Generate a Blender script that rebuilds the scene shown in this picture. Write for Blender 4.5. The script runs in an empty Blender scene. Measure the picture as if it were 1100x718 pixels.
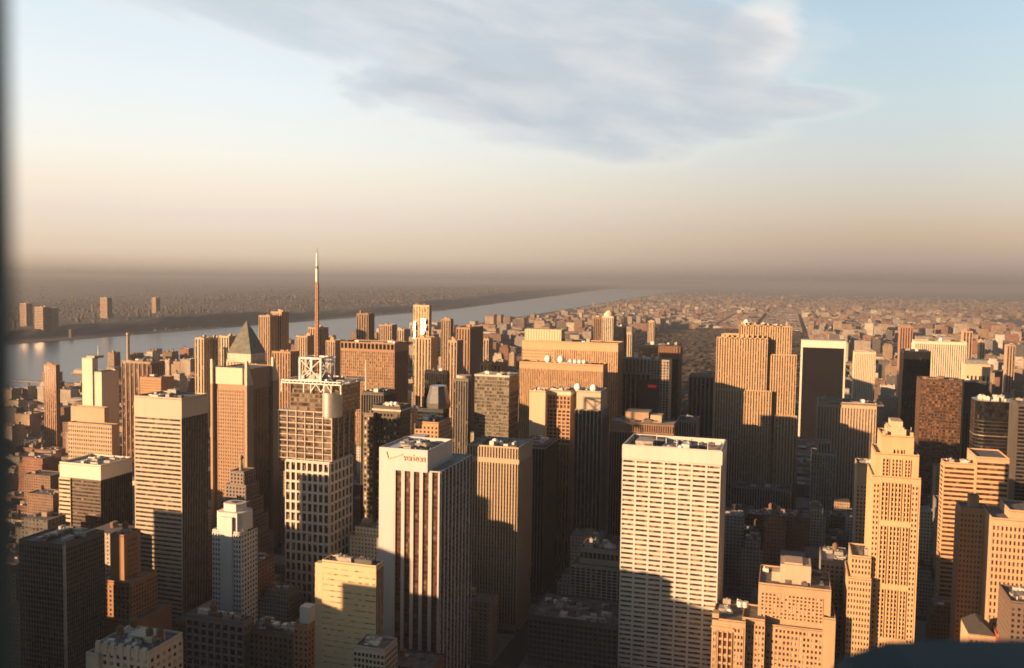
import bpy, math, random
from mathutils import Matrix, Vector
R = math.radians
scene = bpy.context.scene
COL = scene.collection
rnd = random.Random(7)

# ------------------------------------------------------------------ camera
CAM = Vector((0, 0, 320.0)); F = 970.0
HEAD, PITCH, ROLL = R(17.0), math.atan(59/970), 0.015
f0 = Vector((-math.sin(HEAD), math.cos(HEAD), 0)); r0 = Vector((math.cos(HEAD), math.sin(HEAD), 0))
FW = f0*math.cos(PITCH) + Vector((0, 0, -math.sin(PITCH))); U0 = r0.cross(FW)
RT = r0*math.cos(ROLL) + U0*math.sin(ROLL); UP = U0*math.cos(ROLL) - r0*math.sin(ROLL)
cam = bpy.data.objects.new('camera', bpy.data.cameras.new('camera')); COL.objects.link(cam)
m = Matrix((RT, UP, -FW)).transposed().to_4x4(); m.translation = CAM
cam.matrix_world = m
cam.data.sensor_width = 36; cam.data.lens = F/1100*36
cam.data.clip_start = 0.05; cam.data.clip_end = 150000
cam.data.dof.use_dof = True; cam.data.dof.focus_distance = 10; cam.data.dof.aperture_fstop = 3.5
scene.camera = cam

# ------------------------------------------------------------------ light
SUN_EL, SUN_W = R(10.0), R(47.0)          # elevation; degrees west of grid south
sun = bpy.data.objects.new('sun', bpy.data.lights.new('sun', 'SUN')); COL.objects.link(sun)
sun.data.energy = 5.0; sun.data.angle = R(0.5); sun.data.color = (1.0, 0.60, 0.32)
sd = Vector((-math.sin(SUN_W)*math.cos(SUN_EL), -math.cos(SUN_W)*math.cos(SUN_EL), math.sin(SUN_EL)))
sun.rotation_euler = sd.to_track_quat('Z', 'Y').to_euler(); sun.location = (0, -200, 600)
vs = scene.view_settings
vs.view_transform = 'Standard'; vs.look = 'None'; vs.exposure = 1.35; vs.gamma = 1; vs.use_curve_mapping = False

class NT:
    """small helper for node trees"""
    def __init__(s, tree): s.t = tree; s.n = tree.nodes; s.l = tree.links
    def node(s, typ, **kw):
        n = s.n.new(typ)
        for k, v in kw.items(): setattr(n, k, v)
        return n
    def put(s, sock, v):
        if hasattr(v, 'is_output'): s.l.new(v, sock)
        elif v is not None: sock.default_value = v
    def math(s, op, a, b=None, c=None, clamp=False):
        n = s.node('ShaderNodeMath', operation=op, use_clamp=clamp)
        s.put(n.inputs[0], a); s.put(n.inputs[1], b); s.put(n.inputs[2], c)
        return n.outputs[0]
    def mix(s, f, a, b, blend='MIX'):
        n = s.node('ShaderNodeMix', data_type='RGBA', blend_type=blend)
        s.put(n.inputs[0], f)
        for k, v in ((6, a), (7, b)):
            s.put(n.inputs[k], tuple(v)+(1,) if isinstance(v, (tuple, list)) and len(v) == 3 else v)
        return n.outputs[2]
    def ramp(s, f, stops, interp='LINEAR'):
        n = s.node('ShaderNodeValToRGB'); n.color_ramp.interpolation = interp
        e = n.color_ramp.elements
        while len(e) < len(stops): e.new(0.5)
        for i, (p, c) in enumerate(stops):
            e[i].position = p; e[i].color = tuple(c)+(1,) if len(c) == 3 else c
        s.put(n.inputs[0], f)
        return n.outputs[0]
    def smooth(s, v, lo, hi):
        n = s.node('ShaderNodeMapRange', interpolation_type='SMOOTHSTEP')
        s.put(n.inputs[0], v); n.inputs[1].default_value = lo; n.inputs[2].default_value = hi
        return n.outputs[0]
    def noise(s, vec, scale, detail=4, rough=0.55, dist=0):
        n = s.node('ShaderNodeTexNoise'); s.put(n.inputs['Vector'], vec)
        n.inputs['Scale'].default_value = scale; n.inputs['Detail'].default_value = detail
        n.inputs['Roughness'].default_value = rough; n.inputs['Distortion'].default_value = dist
        return n.outputs[0]

world = bpy.data.worlds.new('World'); scene.world = world; world.use_nodes = True
w = NT(world.node_tree); w.n.clear()
sky = w.node('ShaderNodeTexSky', sky_type='NISHITA', sun_disc=False)
sky.sun_elevation = SUN_EL; sky.sun_rotation = math.atan2(sd.x, sd.y)
sky.altitude = 100; sky.air_density = 1.0; sky.dust_density = 1.0; sky.ozone_density = 1.0
tc = w.node('ShaderNodeTexCoord'); sep = w.node('ShaderNodeSeparateXYZ'); w.l.new(tc.outputs['Generated'], sep.inputs[0])
el = w.math('ARCSINE', sep.outputs[2])
az = w.math('ADD', w.math('ARCTAN2', sep.outputs[0], sep.outputs[1]), 0.2967)
# city smog: the lowest degrees of the sky are warm and dull, paler above
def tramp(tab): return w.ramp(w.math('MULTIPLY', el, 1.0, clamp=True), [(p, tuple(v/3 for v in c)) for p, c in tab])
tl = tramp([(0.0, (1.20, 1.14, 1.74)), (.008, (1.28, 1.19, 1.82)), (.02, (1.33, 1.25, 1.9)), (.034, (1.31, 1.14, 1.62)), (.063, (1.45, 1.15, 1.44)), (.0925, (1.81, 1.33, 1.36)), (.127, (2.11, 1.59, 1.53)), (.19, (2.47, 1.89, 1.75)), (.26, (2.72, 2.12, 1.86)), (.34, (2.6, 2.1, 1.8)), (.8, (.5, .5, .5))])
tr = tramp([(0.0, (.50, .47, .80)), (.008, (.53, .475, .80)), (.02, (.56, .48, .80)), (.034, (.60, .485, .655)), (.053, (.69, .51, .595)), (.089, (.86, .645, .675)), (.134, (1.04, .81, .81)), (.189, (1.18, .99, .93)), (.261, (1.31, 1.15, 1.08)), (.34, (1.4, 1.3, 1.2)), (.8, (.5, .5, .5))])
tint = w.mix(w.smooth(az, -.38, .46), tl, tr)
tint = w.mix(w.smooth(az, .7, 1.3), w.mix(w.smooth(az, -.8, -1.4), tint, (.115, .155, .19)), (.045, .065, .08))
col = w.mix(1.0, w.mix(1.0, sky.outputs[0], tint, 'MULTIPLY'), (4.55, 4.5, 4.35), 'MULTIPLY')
# one bank of cloud drifting over the river
cv = w.node('ShaderNodeCombineXYZ'); w.put(cv.inputs[0], az); w.put(cv.inputs[1], w.math('MULTIPLY', w.math('ADD', el, w.math('MULTIPLY', az, 0.16)), 3.4))
n1 = w.noise(cv.outputs[0], 3.8, 7, 0.55, 0.35); n2 = w.noise(cv.outputs[0], 7.0, 5, 0.52, 0.3)
n0 = w.noise(cv.outputs[0], 1.9, 3, 0.5)
def blob(a0, e0, A, E, tilt, amp=1.9):
    """soft ellipse of cloud in (azimuth, elevation), its edge broken up by noise"""
    da = w.math('SUBTRACT', az, a0); de = w.math('SUBTRACT', w.math('SUBTRACT', el, e0), w.math('MULTIPLY', da, tilt))
    q = w.math('ADD', w.math('POWER', w.math('ABSOLUTE', w.math('DIVIDE', da, A)), 2.0), w.math('POWER', w.math('ABSOLUTE', w.math('DIVIDE', de, E)), 2.0))
    q = w.math('ADD', q, w.math('MULTIPLY', w.math('SUBTRACT', w.math('ADD', w.math('MULTIPLY', n1, .75), w.math('MULTIPLY', n0, .25)), 0.5), amp*2))
    return w.smooth(q, 1.4, 0.1)
main = blob(.06, .214, .26, .082, -.05); upper = blob(-.02, .275, .32, .06, -.08); tip = blob(.27, .187, .11, .020, -.02, .8); left = blob(-.27, .272, .27, .045, -.17)
wisp = blob(.255, .243, .045, .055, .5, 2.2); low = blob(-.09, .163, .10, .010, .0, 1.0)
dens = w.math('MAXIMUM', w.math('MAXIMUM', main, w.math('MULTIPLY', upper, .9)), w.math('MAXIMUM', w.math('MULTIPLY', tip, .9), w.math('MULTIPLY', left, .7)))
lit = w.math('MAXIMUM', wisp, w.math('MULTIPLY', low, .25))
CLOUD_D, CLOUD_L = (4.3, 4.75, 5.2), (7.6, 7.1, 6.7)
ccol = w.mix(w.math('MULTIPLY', w.smooth(dens, 0.05, 0.6), w.math('ADD', 0.6, w.math('MULTIPLY', w.smooth(n2, 0.68, 0.36), 0.4))), CLOUD_L, CLOUD_D)
col = w.mix(w.math('MULTIPLY', lit, 0.8), col, CLOUD_L)
col = w.mix(w.math('MULTIPLY', dens, 0.92), col, ccol)
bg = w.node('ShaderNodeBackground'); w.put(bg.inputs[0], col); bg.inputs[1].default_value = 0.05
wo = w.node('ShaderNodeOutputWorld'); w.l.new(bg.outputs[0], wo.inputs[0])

cy = scene.cycles
cy.use_denoising = True
cy.max_bounces = 4; cy.diffuse_bounces = 2; cy.glossy_bounces = 2; cy.transmission_bounces = 2; cy.volume_bounces = 1
cy.caustics_reflective = False; cy.caustics_refractive = False; cy.sample_clamp_indirect = 4
cy.pixel_filter_type = 'BLACKMAN_HARRIS'; cy.filter_width = 1.6

# ------------------------------------------------------------------ picture <-> place (pixels of the 1100 x 718 photograph)
def proj(x, y, z):
    d = Vector((x, y, z)) - CAM; k = d.dot(FW)
    return 550 + F*d.dot(RT)/k, 359 - F*d.dot(UP)/k, k
def at(px, py, Y):
    d = FW + RT*((px-550)/F) + UP*((359-py)/F)
    return CAM + d*(Y/d.y)
def x_of(px, Y, Z):
    lo, hi = -4*Y-200, 4*Y+200
    lo = max(lo, -2.0*Y)
    hi = min(hi, 2.0*Y)
    for _ in range(50):
        mid = (lo+hi)/2
        if proj(mid, Y, Z)[0] < px: lo = mid
        else: hi = mid
    return (lo+hi)/2
def y_of(px, X, Z, Y):
    a, b = Y+3, Y+260
    fa = proj(X, a, Z)[0]-px
    for _ in range(50):
        mid = (a+b)/2
        if (proj(X, mid, Z)[0]-px)*fa > 0: a = mid
        else: b = mid
    return (a+b)/2

# ------------------------------------------------------------------ materials
MATS = {}
def new_mat(name):
    mt = bpy.data.materials.new(name); mt.use_nodes = True
    t = NT(mt.node_tree); b = t.n['Principled BSDF']
    return mt, t, b
def wallm(c, rough=0.85, name='wall', streak=0.25):
    key = (c, rough, streak)
    if key in MATS: return MATS[key]
    mt, t, b = new_mat(name)
    g = t.node('ShaderNodeNewGeometry'); mp = t.node('ShaderNodeMapping'); t.l.new(g.outputs['Position'], mp.inputs[0])
    mp.inputs['Scale'].default_value = (1, 1, 0.12)
    n = t.noise(mp.outputs[0], 0.22, 5, 0.6); n2 = t.noise(g.outputs['Position'], 0.025, 3)
    f = t.math('MULTIPLY', t.math('ADD', n, n2), 0.5)
    lo = tuple(v*(1-streak*1.3) for v in c); hi = tuple(min(0.85, v*(1+streak*0.8)) for v in c)
    t.put(b.inputs['Base Color'], t.ramp(f, [(0.32, lo), (0.68, hi)]))
    b.inputs['Roughness'].default_value = rough
    if max(c) < .03: b.inputs['Specular IOR Level'].default_value = .2
    MATS[key] = mt
    return mt
def glassm(c, blind=(0.10, 0.08, 0.06), pb=0.08, rough=0.12, floor=3.8, sp=0.0, spc=(0.05, 0.04, 0.03), met=0.0):
    """dark window glass; varies from pane to pane, some panes with blinds, optional spandrel line on every floor"""
    key = ('g', c, blind, pb, rough, floor, sp, spc, met)
    if key in MATS: return MATS[key]
    mt, t, b = new_mat('window_glass')
    oi = t.node('ShaderNodeObjectInfo'); g = t.node('ShaderNodeNewGeometry')
    uv = t.node('ShaderNodeUVMap'); s = t.node('ShaderNodeSeparateXYZ'); t.l.new(uv.outputs[0], s.inputs[0])
    cell = t.node('ShaderNodeCombineXYZ')
    t.put(cell.inputs[0], t.math('FLOOR', t.math('DIVIDE', s.outputs[0], 2.6))); t.put(cell.inputs[1], t.math('FLOOR', t.math('DIVIDE', s.outputs[1], floor)))
    t.put(cell.inputs[2], t.math('MULTIPLY', t.math('ADD', oi.outputs['Random'], g.outputs['Random Per Island']), 41.0))
    wn = t.node('ShaderNodeTexWhiteNoise', noise_dimensions='3D'); t.l.new(cell.outputs[0], wn.inputs[0])
    r = wn.outputs[0]
    dark = tuple(v*0.45 for v in c); mid = tuple(v*1.5 for v in c)
    col = t.ramp(r, [(0.0, dark), (1-pb-0.02, mid), (1-pb, blind), (1.0, tuple(v*1.6 for v in blind))])
    rg = t.ramp(r, [(0, (rough,)*3), (1-pb-0.02, (rough*1.6,)*3), (1-pb, (0.5,)*3)])
    if sp > 0:
        m_ = t.math('LESS_THAN', t.math('FRACT', t.math('DIVIDE', s.outputs[1], floor)), sp)
        col = t.mix(m_, col, spc); rg = t.mix(m_, rg, (0.45, 0.45, 0.45))
    t.put(b.inputs['Base Color'], col); t.put(b.inputs['Roughness'], rg)
    b.inputs['Metallic'].default_value = met
    if max(c) < .02: b.inputs['Specular IOR Level'].default_value = .22
    MATS[key] = mt
    return mt
def plainm(c, rough=0.6, met=0.0, name='paint', var=0.2, scale=0.4):
    key = ('p', c, rough, met)
    if key in MATS: return MATS[key]
    mt, t, b = new_mat(name)
    g = t.node('ShaderNodeNewGeometry')
    n = t.noise(g.outputs['Position'], scale, 4)
    t.put(b.inputs['Base Color'], t.ramp(n, [(0.3, tuple(v*(1-var) for v in c)), (0.7, tuple(v*(1+var) for v in c))]))
    b.inputs['Roughness'].default_value = rough; b.inputs['Metallic'].default_value = met
    if max(c) < .02: b.inputs['Specular IOR Level'].default_value = .2
    MATS[key] = mt
    return mt
def facadem(name, island, dim=1.0):
    """masonry with punched windows drawn from metre UVs; wall colour from the object (or from each block of a mass)"""
    mt, t, b = new_mat(name)
    oi = t.node('ShaderNodeObjectInfo'); g = t.node('ShaderNodeNewGeometry')
    uv = t.node('ShaderNodeUVMap'); s = t.node('ShaderNodeSeparateXYZ'); t.l.new(uv.outputs[0], s.inputs[0])
    if island:
        rv = g.outputs['Random Per Island']
        wn0 = t.node('ShaderNodeTexWhiteNoise', noise_dimensions='1D'); t.put(wn0.inputs['W'], t.math('MULTIPLY', rv, 91.7)); r2 = wn0.outputs[0]
        wall = t.ramp(rv, [(0, (.30, .21, .14)), (.18, (.36, .28, .20)), (.34, (.24, .13, .085)), (.5, (.42, .36, .29)), (.62, (.20, .12, .085)),
                           (.74, (.33, .29, .25)), (.86, (.55, .50, .43)), (.95, (.12, .10, .09))], 'CONSTANT')
        roofc = t.ramp(r2, [(0, (.07, .065, .06)), (.4, (.13, .12, .11)), (.75, (.22, .20, .18)), (.93, (.4, .38, .35))], 'CONSTANT')
    else:
        wall = oi.outputs['Color']; r2 = oi.outputs['Random']
        roofc = (.10, .095, .09)
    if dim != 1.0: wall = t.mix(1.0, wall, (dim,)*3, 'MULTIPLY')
    bay = t.math('ADD', t.math('MULTIPLY', r2, 1.6), 2.4); fl = 3.5
    u = t.math('DIVIDE', s.outputs[0], bay); v = t.math('DIVIDE', s.outputs[1], fl)
    fu, fv = t.math('FRACT', u), t.math('FRACT', v)
    inside = t.math('MULTIPLY', t.math('MULTIPLY', t.math('GREATER_THAN', fu, 0.30), t.math('LESS_THAN', fu, 0.70)),
                    t.math('MULTIPLY', t.math('GREATER_THAN', fv, 0.30), t.math('LESS_THAN', fv, 0.72)))
    cell = t.node('ShaderNodeCombineXYZ'); t.put(cell.inputs[0], t.math('FLOOR', u)); t.put(cell.inputs[1], t.math('FLOOR', v)); t.put(cell.inputs[2], r2)
    wn = t.node('ShaderNodeTexWhiteNoise', noise_dimensions='3D'); t.l.new(cell.outputs[0], wn.inputs[0])
    glass = t.ramp(wn.outputs[0], [(0, (.012, .012, .014)), (.6, (.03, .027, .025)), (.8, (.09, .075, .055)), (1, (.2, .17, .13))])
    gn = t.noise(g.outputs['Position'], 0.05, 5)
    wall = t.mix(1.0, wall, t.ramp(gn, [(.3, (.72, .7, .68)), (.7, (1.12, 1.12, 1.12))]), 'MULTIPLY')
    c = t.mix(inside, wall, glass)
    sn = t.node('ShaderNodeSeparateXYZ'); t.l.new(g.outputs['Normal'], sn.inputs[0])
    top = t.math('GREATER_THAN', sn.outputs[2], 0.5)
    c = t.mix(top, c, roofc)
    t.put(b.inputs['Base Color'], c)
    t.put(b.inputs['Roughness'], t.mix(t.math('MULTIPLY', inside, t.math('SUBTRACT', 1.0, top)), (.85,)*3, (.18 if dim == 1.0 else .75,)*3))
    bp = t.node('ShaderNodeBump'); bp.inputs['Strength'].default_value = 0.5; bp.inputs['Distance'].default_value = 0.3
    t.put(bp.inputs['Height'], t.math('SUBTRACT', 1.0, inside)); t.l.new(bp.outputs[0], b.inputs['Normal'])
    return mt

LIME = (.46, .38, .28); CREAM = (.60, .52, .42); WHITE = (.74, .71, .66); CONC = (.36, .32, .27); BRICK = (.30, .17, .10)
TAN = (.40, .29, .19); BRONZE = (.075, .05, .035); BLACK = (.018, .018, .02); GREY = (.26, .25, .24); DGREY = (.11, .11, .115)
G_DARK = glassm((.022, .022, .026)); G_BROWN = glassm((.075, .036, .022), blind=(.13, .075, .04)); G_BRONZE = glassm((.05, .03, .02), blind=(.14, .085, .045), rough=.2)
G_BLACK = glassm((.012, .012, .014), blind=(.03, .028, .025), pb=0.03, rough=.08); G_LIT = glassm((.03, .026, .022), blind=(.30, .24, .17), pb=.3)
ROOF = plainm((.12, .112, .105), .9, name='roof_gravel', scale=.22, var=.55); ROOFL = plainm((.30, .28, .25), .9, name='roof_pale', scale=.22, var=.4)
MECH = plainm((.33, .30, .26), .6, name='mech_metal'); MECHD = plainm((.10, .09, .085), .6, name='mech_dark'); MECHW = plainm((.62, .58, .52), .5, name='mech_white')
WOOD = plainm((.16, .095, .055), .85, name='tank_wood'); STEEL = plainm((.30, .30, .30), .45, .6, name='steel'); WSTEEL = plainm((.72, .70, .66), .45, name='white_steel')
DISH = plainm((.82, .80, .77), .4, name='dish_white', var=.04)

# ------------------------------------------------------------------ mesh building
class MB:
    def __init__(s): s.v = []; s.f = []; s.uv = []
    def quad(s, p, uv): 
        i = len(s.v); s.v += p; s.f.append(tuple(range(i, i+len(p)))); s.uv += uv
    def box(s, x0, x1, y0, y1, z0, z1):
        if x0 > x1: x0, x1 = x1, x0
        if y0 > y1: y0, y1 = y1, y0
        i = len(s.v)
        s.v += [(x0, y0, z0), (x1, y0, z0), (x1, y1, z0), (x0, y1, z0), (x0, y0, z1), (x1, y0, z1), (x1, y1, z1), (x0, y1, z1)]
        for q, ax in (((0, 1, 5, 4), 0), ((1, 2, 6, 5), 1), ((2, 3, 7, 6), 0), ((3, 0, 4, 7), 1), ((4, 5, 6, 7), 2), ((3, 2, 1, 0), 2)):
            s.f.append(tuple(i+k for k in q))
            for k in q:
                a = s.v[i+k]; s.uv.append((a[1] if ax == 1 else a[0], a[1] if ax == 2 else a[2]))
        return s
    def prism(s, pts, z0, z1, top=None):
        """pts: ccw footprint; top: footprint at z1 (same count) or None"""
        n = len(pts); i = len(s.v); tp = top or pts
        s.v += [(x, y, z0) for x, y in pts] + [(x, y, z1) for x, y in tp]
        u = 0
        for k in range(n):
            k2 = (k+1) % n; L = math.hypot(pts[k2][0]-pts[k][0], pts[k2][1]-pts[k][1])
            s.f.append((i+k, i+k2, i+n+k2, i+n+k)); s.uv += [(u, z0), (u+L, z0), (u+L, z1), (u, z1)]; u += L
        s.f.append(tuple(range(i+n, i+2*n))); s.uv += list(tp)
        s.f.append(tuple(range(i+n-1, i-1, -1))); s.uv += list(pts[::-1])
        return s
    def cyl(s, x, y, z0, z1, r, r2=None, n=16):
        c = lambda q: [(x+q*math.cos(2*math.pi*k/n), y+q*math.sin(2*math.pi*k/n)) for k in range(n)]
        return s.prism(c(r), z0, z1, c(r if r2 is None else max(r2, .01)))
    def bar(s, a, b, t):
        """square bar between two points"""
        a, b = Vector(a), Vector(b); d = (b-a).normalized()
        e = d.cross(Vector((0, 0, 1)) if abs(d.z) < .9 else Vector((1, 0, 0))).normalized()*t/2; g = d.cross(e).normalized()*t/2
        i = len(s.v)
        for p in (a, b):
            for q in (-e-g, e-g, e+g, -e+g): s.v.append(tuple(p+q))
        for q in ((0, 1, 5, 4), (1, 2, 6, 5), (2, 3, 7, 6), (3, 0, 4, 7), (4, 5, 6, 7), (3, 2, 1, 0)):
            s.f.append(tuple(i+k for k in q)); s.uv += [(0, 0), (1, 0), (1, 1), (0, 1)]
        return s
    def ball(s, x, y, z, r, n=12, mz=8):
        for j in range(mz):
            a0, a1 = math.pi*j/mz-math.pi/2, math.pi*(j+1)/mz-math.pi/2
            for k in range(n):
                b0, b1 = 2*math.pi*k/n, 2*math.pi*(k+1)/n
                P = lambda a, b: (x+r*math.cos(a)*math.cos(b), y+r*math.cos(a)*math.sin(b), z+r*math.sin(a))
                s.quad([P(a0, b0), P(a0, b1), P(a1, b1), P(a1, b0)], [(0, 0)]*4)
        return s
    def mesh(s, name, mat, o=(0, 0, 0)):
        me = bpy.data.meshes.new(name)
        me.from_pydata([(a-o[0], b-o[1], c-o[2]) for a, b, c in s.v], [], s.f)
        uv = me.uv_layers.new(name='UVMap')
        uv.data.foreach_set('uv', [q for p in s.uv for q in p])
        me.materials.append(mat)
        return me
    def build(s, name, mat, parent=None, origin=None):
        """world coordinates -> one object; children are stored relative to their thing's base"""
        o = base_of(parent) if parent else (origin or (0, 0, 0))
        ob = bpy.data.objects.new(name, s.mesh(name, mat, o)); COL.objects.link(ob)
        if parent: ob.parent = parent
        else: ob.location = o
        return ob
def base_of(p):
    v = Vector((0, 0, 0))
    while p is not None: v += p.location; p = p.parent
    return tuple(v)
def tag(o, label, cat, group=None, kind=None):
    if label: o['label'] = label
    if cat: o['category'] = cat
    if group: o['group'] = group
    if kind: o['kind'] = kind
    return o
def empty(name, loc, label=None, cat=None, group=None):
    o = bpy.data.objects.new(name, None); COL.objects.link(o); o.location = loc; o.empty_display_size = 5
    return tag(o, label, cat, group)

HEROES = []
class Tower:
    def __init__(s, name, label, s0, s1, py, Y, side=None, depth=35, cat='tower', group=None, z=None):
        west = side is not None and side < s0
        p = at(s0 if west else s1, py, Y); s.Z = p.z if z is None else z
        s.X0, s.X1 = x_of(s0, Y, s.Z), x_of(s1, Y, s.Z)
        s.Y0 = Y; s.Y1 = y_of(side, s.X0 if west else s.X1, s.Z, Y) if side is not None else Y+depth
        s.label = label; s.px = (s0, s1 if west or side is None else side, py)
        s.root = empty(name, ((s.X0+s.X1)/2, Y, 0), label, cat, group)
        s.left = 100; s.par = 1.2; s.name = name
        HEROES.append(s)
    @property
    def W(s): return s.X1-s.X0
    def u(s, f): return s.X0+s.W*f
    def zp(s, px, py): return at(px, py, s.Y0).z
    def xp(s, px, py): return at(px, py, s.Y0).x
    def facade(s, mb, face, a0, a1, z0, z1, nc, nr, pw=.3, sh=.35, d=.6, kind='cell', glass=None, plane=None, back=None, win='window'):
        if plane is None: plane = {'S': s.Y0, 'E': s.X1, 'W': s.X0}[face]
        def fb(m_, p0, p1, q0, q1, e0, e1):
            if face == 'S': m_.box(p0, p1, plane-e1, plane-e0, q0, q1)
            elif face == 'E': m_.box(plane+e0, plane+e1, p0, p1, q0, q1)
            else: m_.box(plane-e1, plane-e0, p0, p1, q0, q1)
        bay = (a1-a0)/nc; fl = (z1-z0)/max(nr, 1)
        hp = bay*pw/2; hs = fl*sh/2
        if kind != 'row':
            for i in range(nc+1):
                c = a0+i*bay; fb(mb, max(a0, c-hp), min(a1, c+hp), z0, z1, -.3, d)
        ds = d*.45 if kind == 'col' else d-.07
        if nr and sh > 0:
            for j in range(nr+1):
                c = z0+j*fl; fb(mb, a0+.02, a1-.02, max(z0, c-hs)+.01, min(z1, c+hs)-.01, -.3, ds)
        if kind == 'row':
            for k in (0, 1): fb(mb, a0 if k == 0 else a1-hp, a0+hp if k == 0 else a1, z0, z1, -.3, d)
        glass = glass or G_DARK
        W = []
        if kind == 'cell':
            for j in reversed(range(nr)):
                for i in range(nc): W.append((a0+i*bay+hp-.02, a0+(i+1)*bay-hp+.02, z0+j*fl+hs-.02, z0+(j+1)*fl-hs+.02))
        elif kind == 'col':
            W = [(a0+i*bay+hp-.02, a0+(i+1)*bay-hp+.02, z0+.05, z1-.05) for i in range(nc)]
        else:
            W = [(a0+.1, a1-.1, z0+j*fl+hs-.02, z0+(j+1)*fl-hs+.02) for j in reversed(range(nr))]
        n = min(len(W), max(0, s.left)); s.left -= n
        me = None
        for (p0, p1, q0, q1) in W[:n]:
            if me is None:
                t_ = MB(); fb(t_, p0, p1, q0, q1, -.2, .05); o = s.centre(face, plane, p0, p1, q0, q1)
                me = t_.mesh(win, glass, o)
            ob = bpy.data.objects.new(win, me); COL.objects.link(ob); ob.parent = s.root
            ob.location = Vector(s.centre(face, plane, p0, p1, q0, q1)) - s.root.location
        if len(W) > n:
            t_ = MB()
            for q in W[n:]: fb(t_, *q, -.2, .05)
            ob = t_.build('windows', glass, s.root); ob['kind'] = 'stuff'
    def centre(s, face, plane, p0, p1, q0, q1):
        a, z = (p0+p1)/2, (q0+q1)/2
        return (a, plane, z) if face == 'S' else (plane, a, z)
    def shell(s, mb, x0=None, x1=None, y0=None, y1=None, z0=0, z1=None, par=None, roof=ROOF, t=.6):
        x0 = s.X0 if x0 is None else x0; x1 = s.X1 if x1 is None else x1; y0 = s.Y0 if y0 is None else y0; y1 = s.Y1 if y1 is None else y1
        z1 = s.Z if z1 is None else z1; par = s.par if par is None else par
        zr = z1-par
        mb.box(x0, x1, y0, y1, z0, zr)
        if par > 0:
            mb.box(x0, x1, y0, y0+t, zr-.3, z1); mb.box(x0, x1, y1-t, y1, zr-.3, z1)
            mb.box(x0, x0+t, y0+t-.1, y1-t+.1, zr-.3, z1-.01); mb.box(x1-t, x1, y0+t-.1, y1-t+.1, zr-.3, z1-.01)
            MB().box(x0+t, x1-t, y0+t, y1-t, zr-.2, zr+.12).build('roof', roof, s.root)
        return zr
    def clutter(s, n, x0=None, x1=None, y0=None, y1=None, z=None, mats=(MECH, MECHD, MECHW), hmax=4.5, tank=0, smax=9):
        x0 = s.X0+2 if x0 is None else x0; x1 = s.X1-2 if x1 is None else x1; y0 = s.Y0+2 if y0 is None else y0; y1 = s.Y1-2 if y1 is None else y1
        z = s.Z-s.par+.1 if z is None else z
        w_, d_ = x1-x0, y1-y0
        n = round(n*1.6)
        for k in range(n):
            sx = min(w_*.4, rnd.uniform(2, smax)); sy = min(d_*.45, rnd.uniform(2, smax)); h = rnd.uniform(1.4, hmax)
            cx = x0+sx/2+rnd.random()*max(.1, w_-sx); cy_ = y0+sy/2+rnd.random()*max(.1, d_-sy)
            b = MB().box(cx-sx/2, cx+sx/2, cy_-sy/2, cy_+sy/2, z-.3, z+h)
            for q in range(rnd.randint(0, 2)):
                fx, fy = cx+rnd.uniform(-.3, .3)*sx, cy_+rnd.uniform(-.3, .3)*sy
                b.cyl(fx, fy, z+h-.05, z+h+rnd.uniform(.4, 1.1), min(sx, sy)*.18, n=10)
            b.build('cooling_unit' if k else 'bulkhead', rnd.choice(mats), s.root)
        for k in range(max(0, n//3)):
            cx, cy_ = x0+rnd.random()*w_*.6, y0+rnd.random()*d_*.9; L = rnd.uniform(.15, .38)*w_
            b = MB().box(cx, cx+L, cy_, cy_+.9, z+.5, z+1.4)
            for q in range(3): b.box(cx+L*q/2.2, cx+L*q/2.2+.25, cy_+.2, cy_+.6, z-.2, z+.55)
            b.cyl(cx+L*.9, cy_+.45, z+1.3, z+2.6, .5, n=8); b.build('duct', rnd.choice(mats), s.root)
        for k in range(n//2):
            px_, py_ = x0+rnd.random()*w_, y0+rnd.random()*d_
            MB().cyl(px_, py_, z-.2, z+rnd.uniform(1, 3.5), .28, n=7).build('vent_pipe', rnd.choice((MECHD, STEEL, MECHW)), s.root)
        for k in range(tank):
            water_tank(s.root, x0+3+rnd.random()*max(.1, w_-6), y0+3+rnd.random()*max(.1, d_-6), z)
def water_tank(root, x, y, z, r=2.2, h=4.2):
    t = MB().cyl(x, y, z+3, z+3+h, r, n=14).cyl(x, y, z+3+h, z+4.6+h, r*1.06, .05, n=14).build('water_tank', WOOD, root)
    l = MB()
    for sx in (-1, 1):
        for sy in (-1, 1): l.box(x+sx*r*.6-.15, x+sx*r*.6+.15, y+sy*r*.6-.15, y+sy*r*.6+.15, z-.2, z+3.05)
    l.box(x-r*.9, x+r*.9, y-r*.9, y+r*.9, z+2.7, z+2.98).build('stand', STEEL, t)
def dish(root, x, y, z, r=1.8):
    MB().ball(x, y, z+r*.9, r).cyl(x, y, z-.2, z+r*.4, r*.55, n=10).build('radome', DISH, root)
HAZE_D, HAZE_C, HAZE_G = 5.5e-5, (.335, .37, .43), 0.1
POST_PX = -4
CASTERS = [(-650, 430, 30, 28, 208), (-690, 432, 30, 44, 161), (-650, 320, 75, 50, 186), (-522, 335, 26, 40, 146), (-492, 305, 30, 40, 164), (-1150, 420, 70, 60, 150), (-980, 330, 60, 60, 150)]
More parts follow.
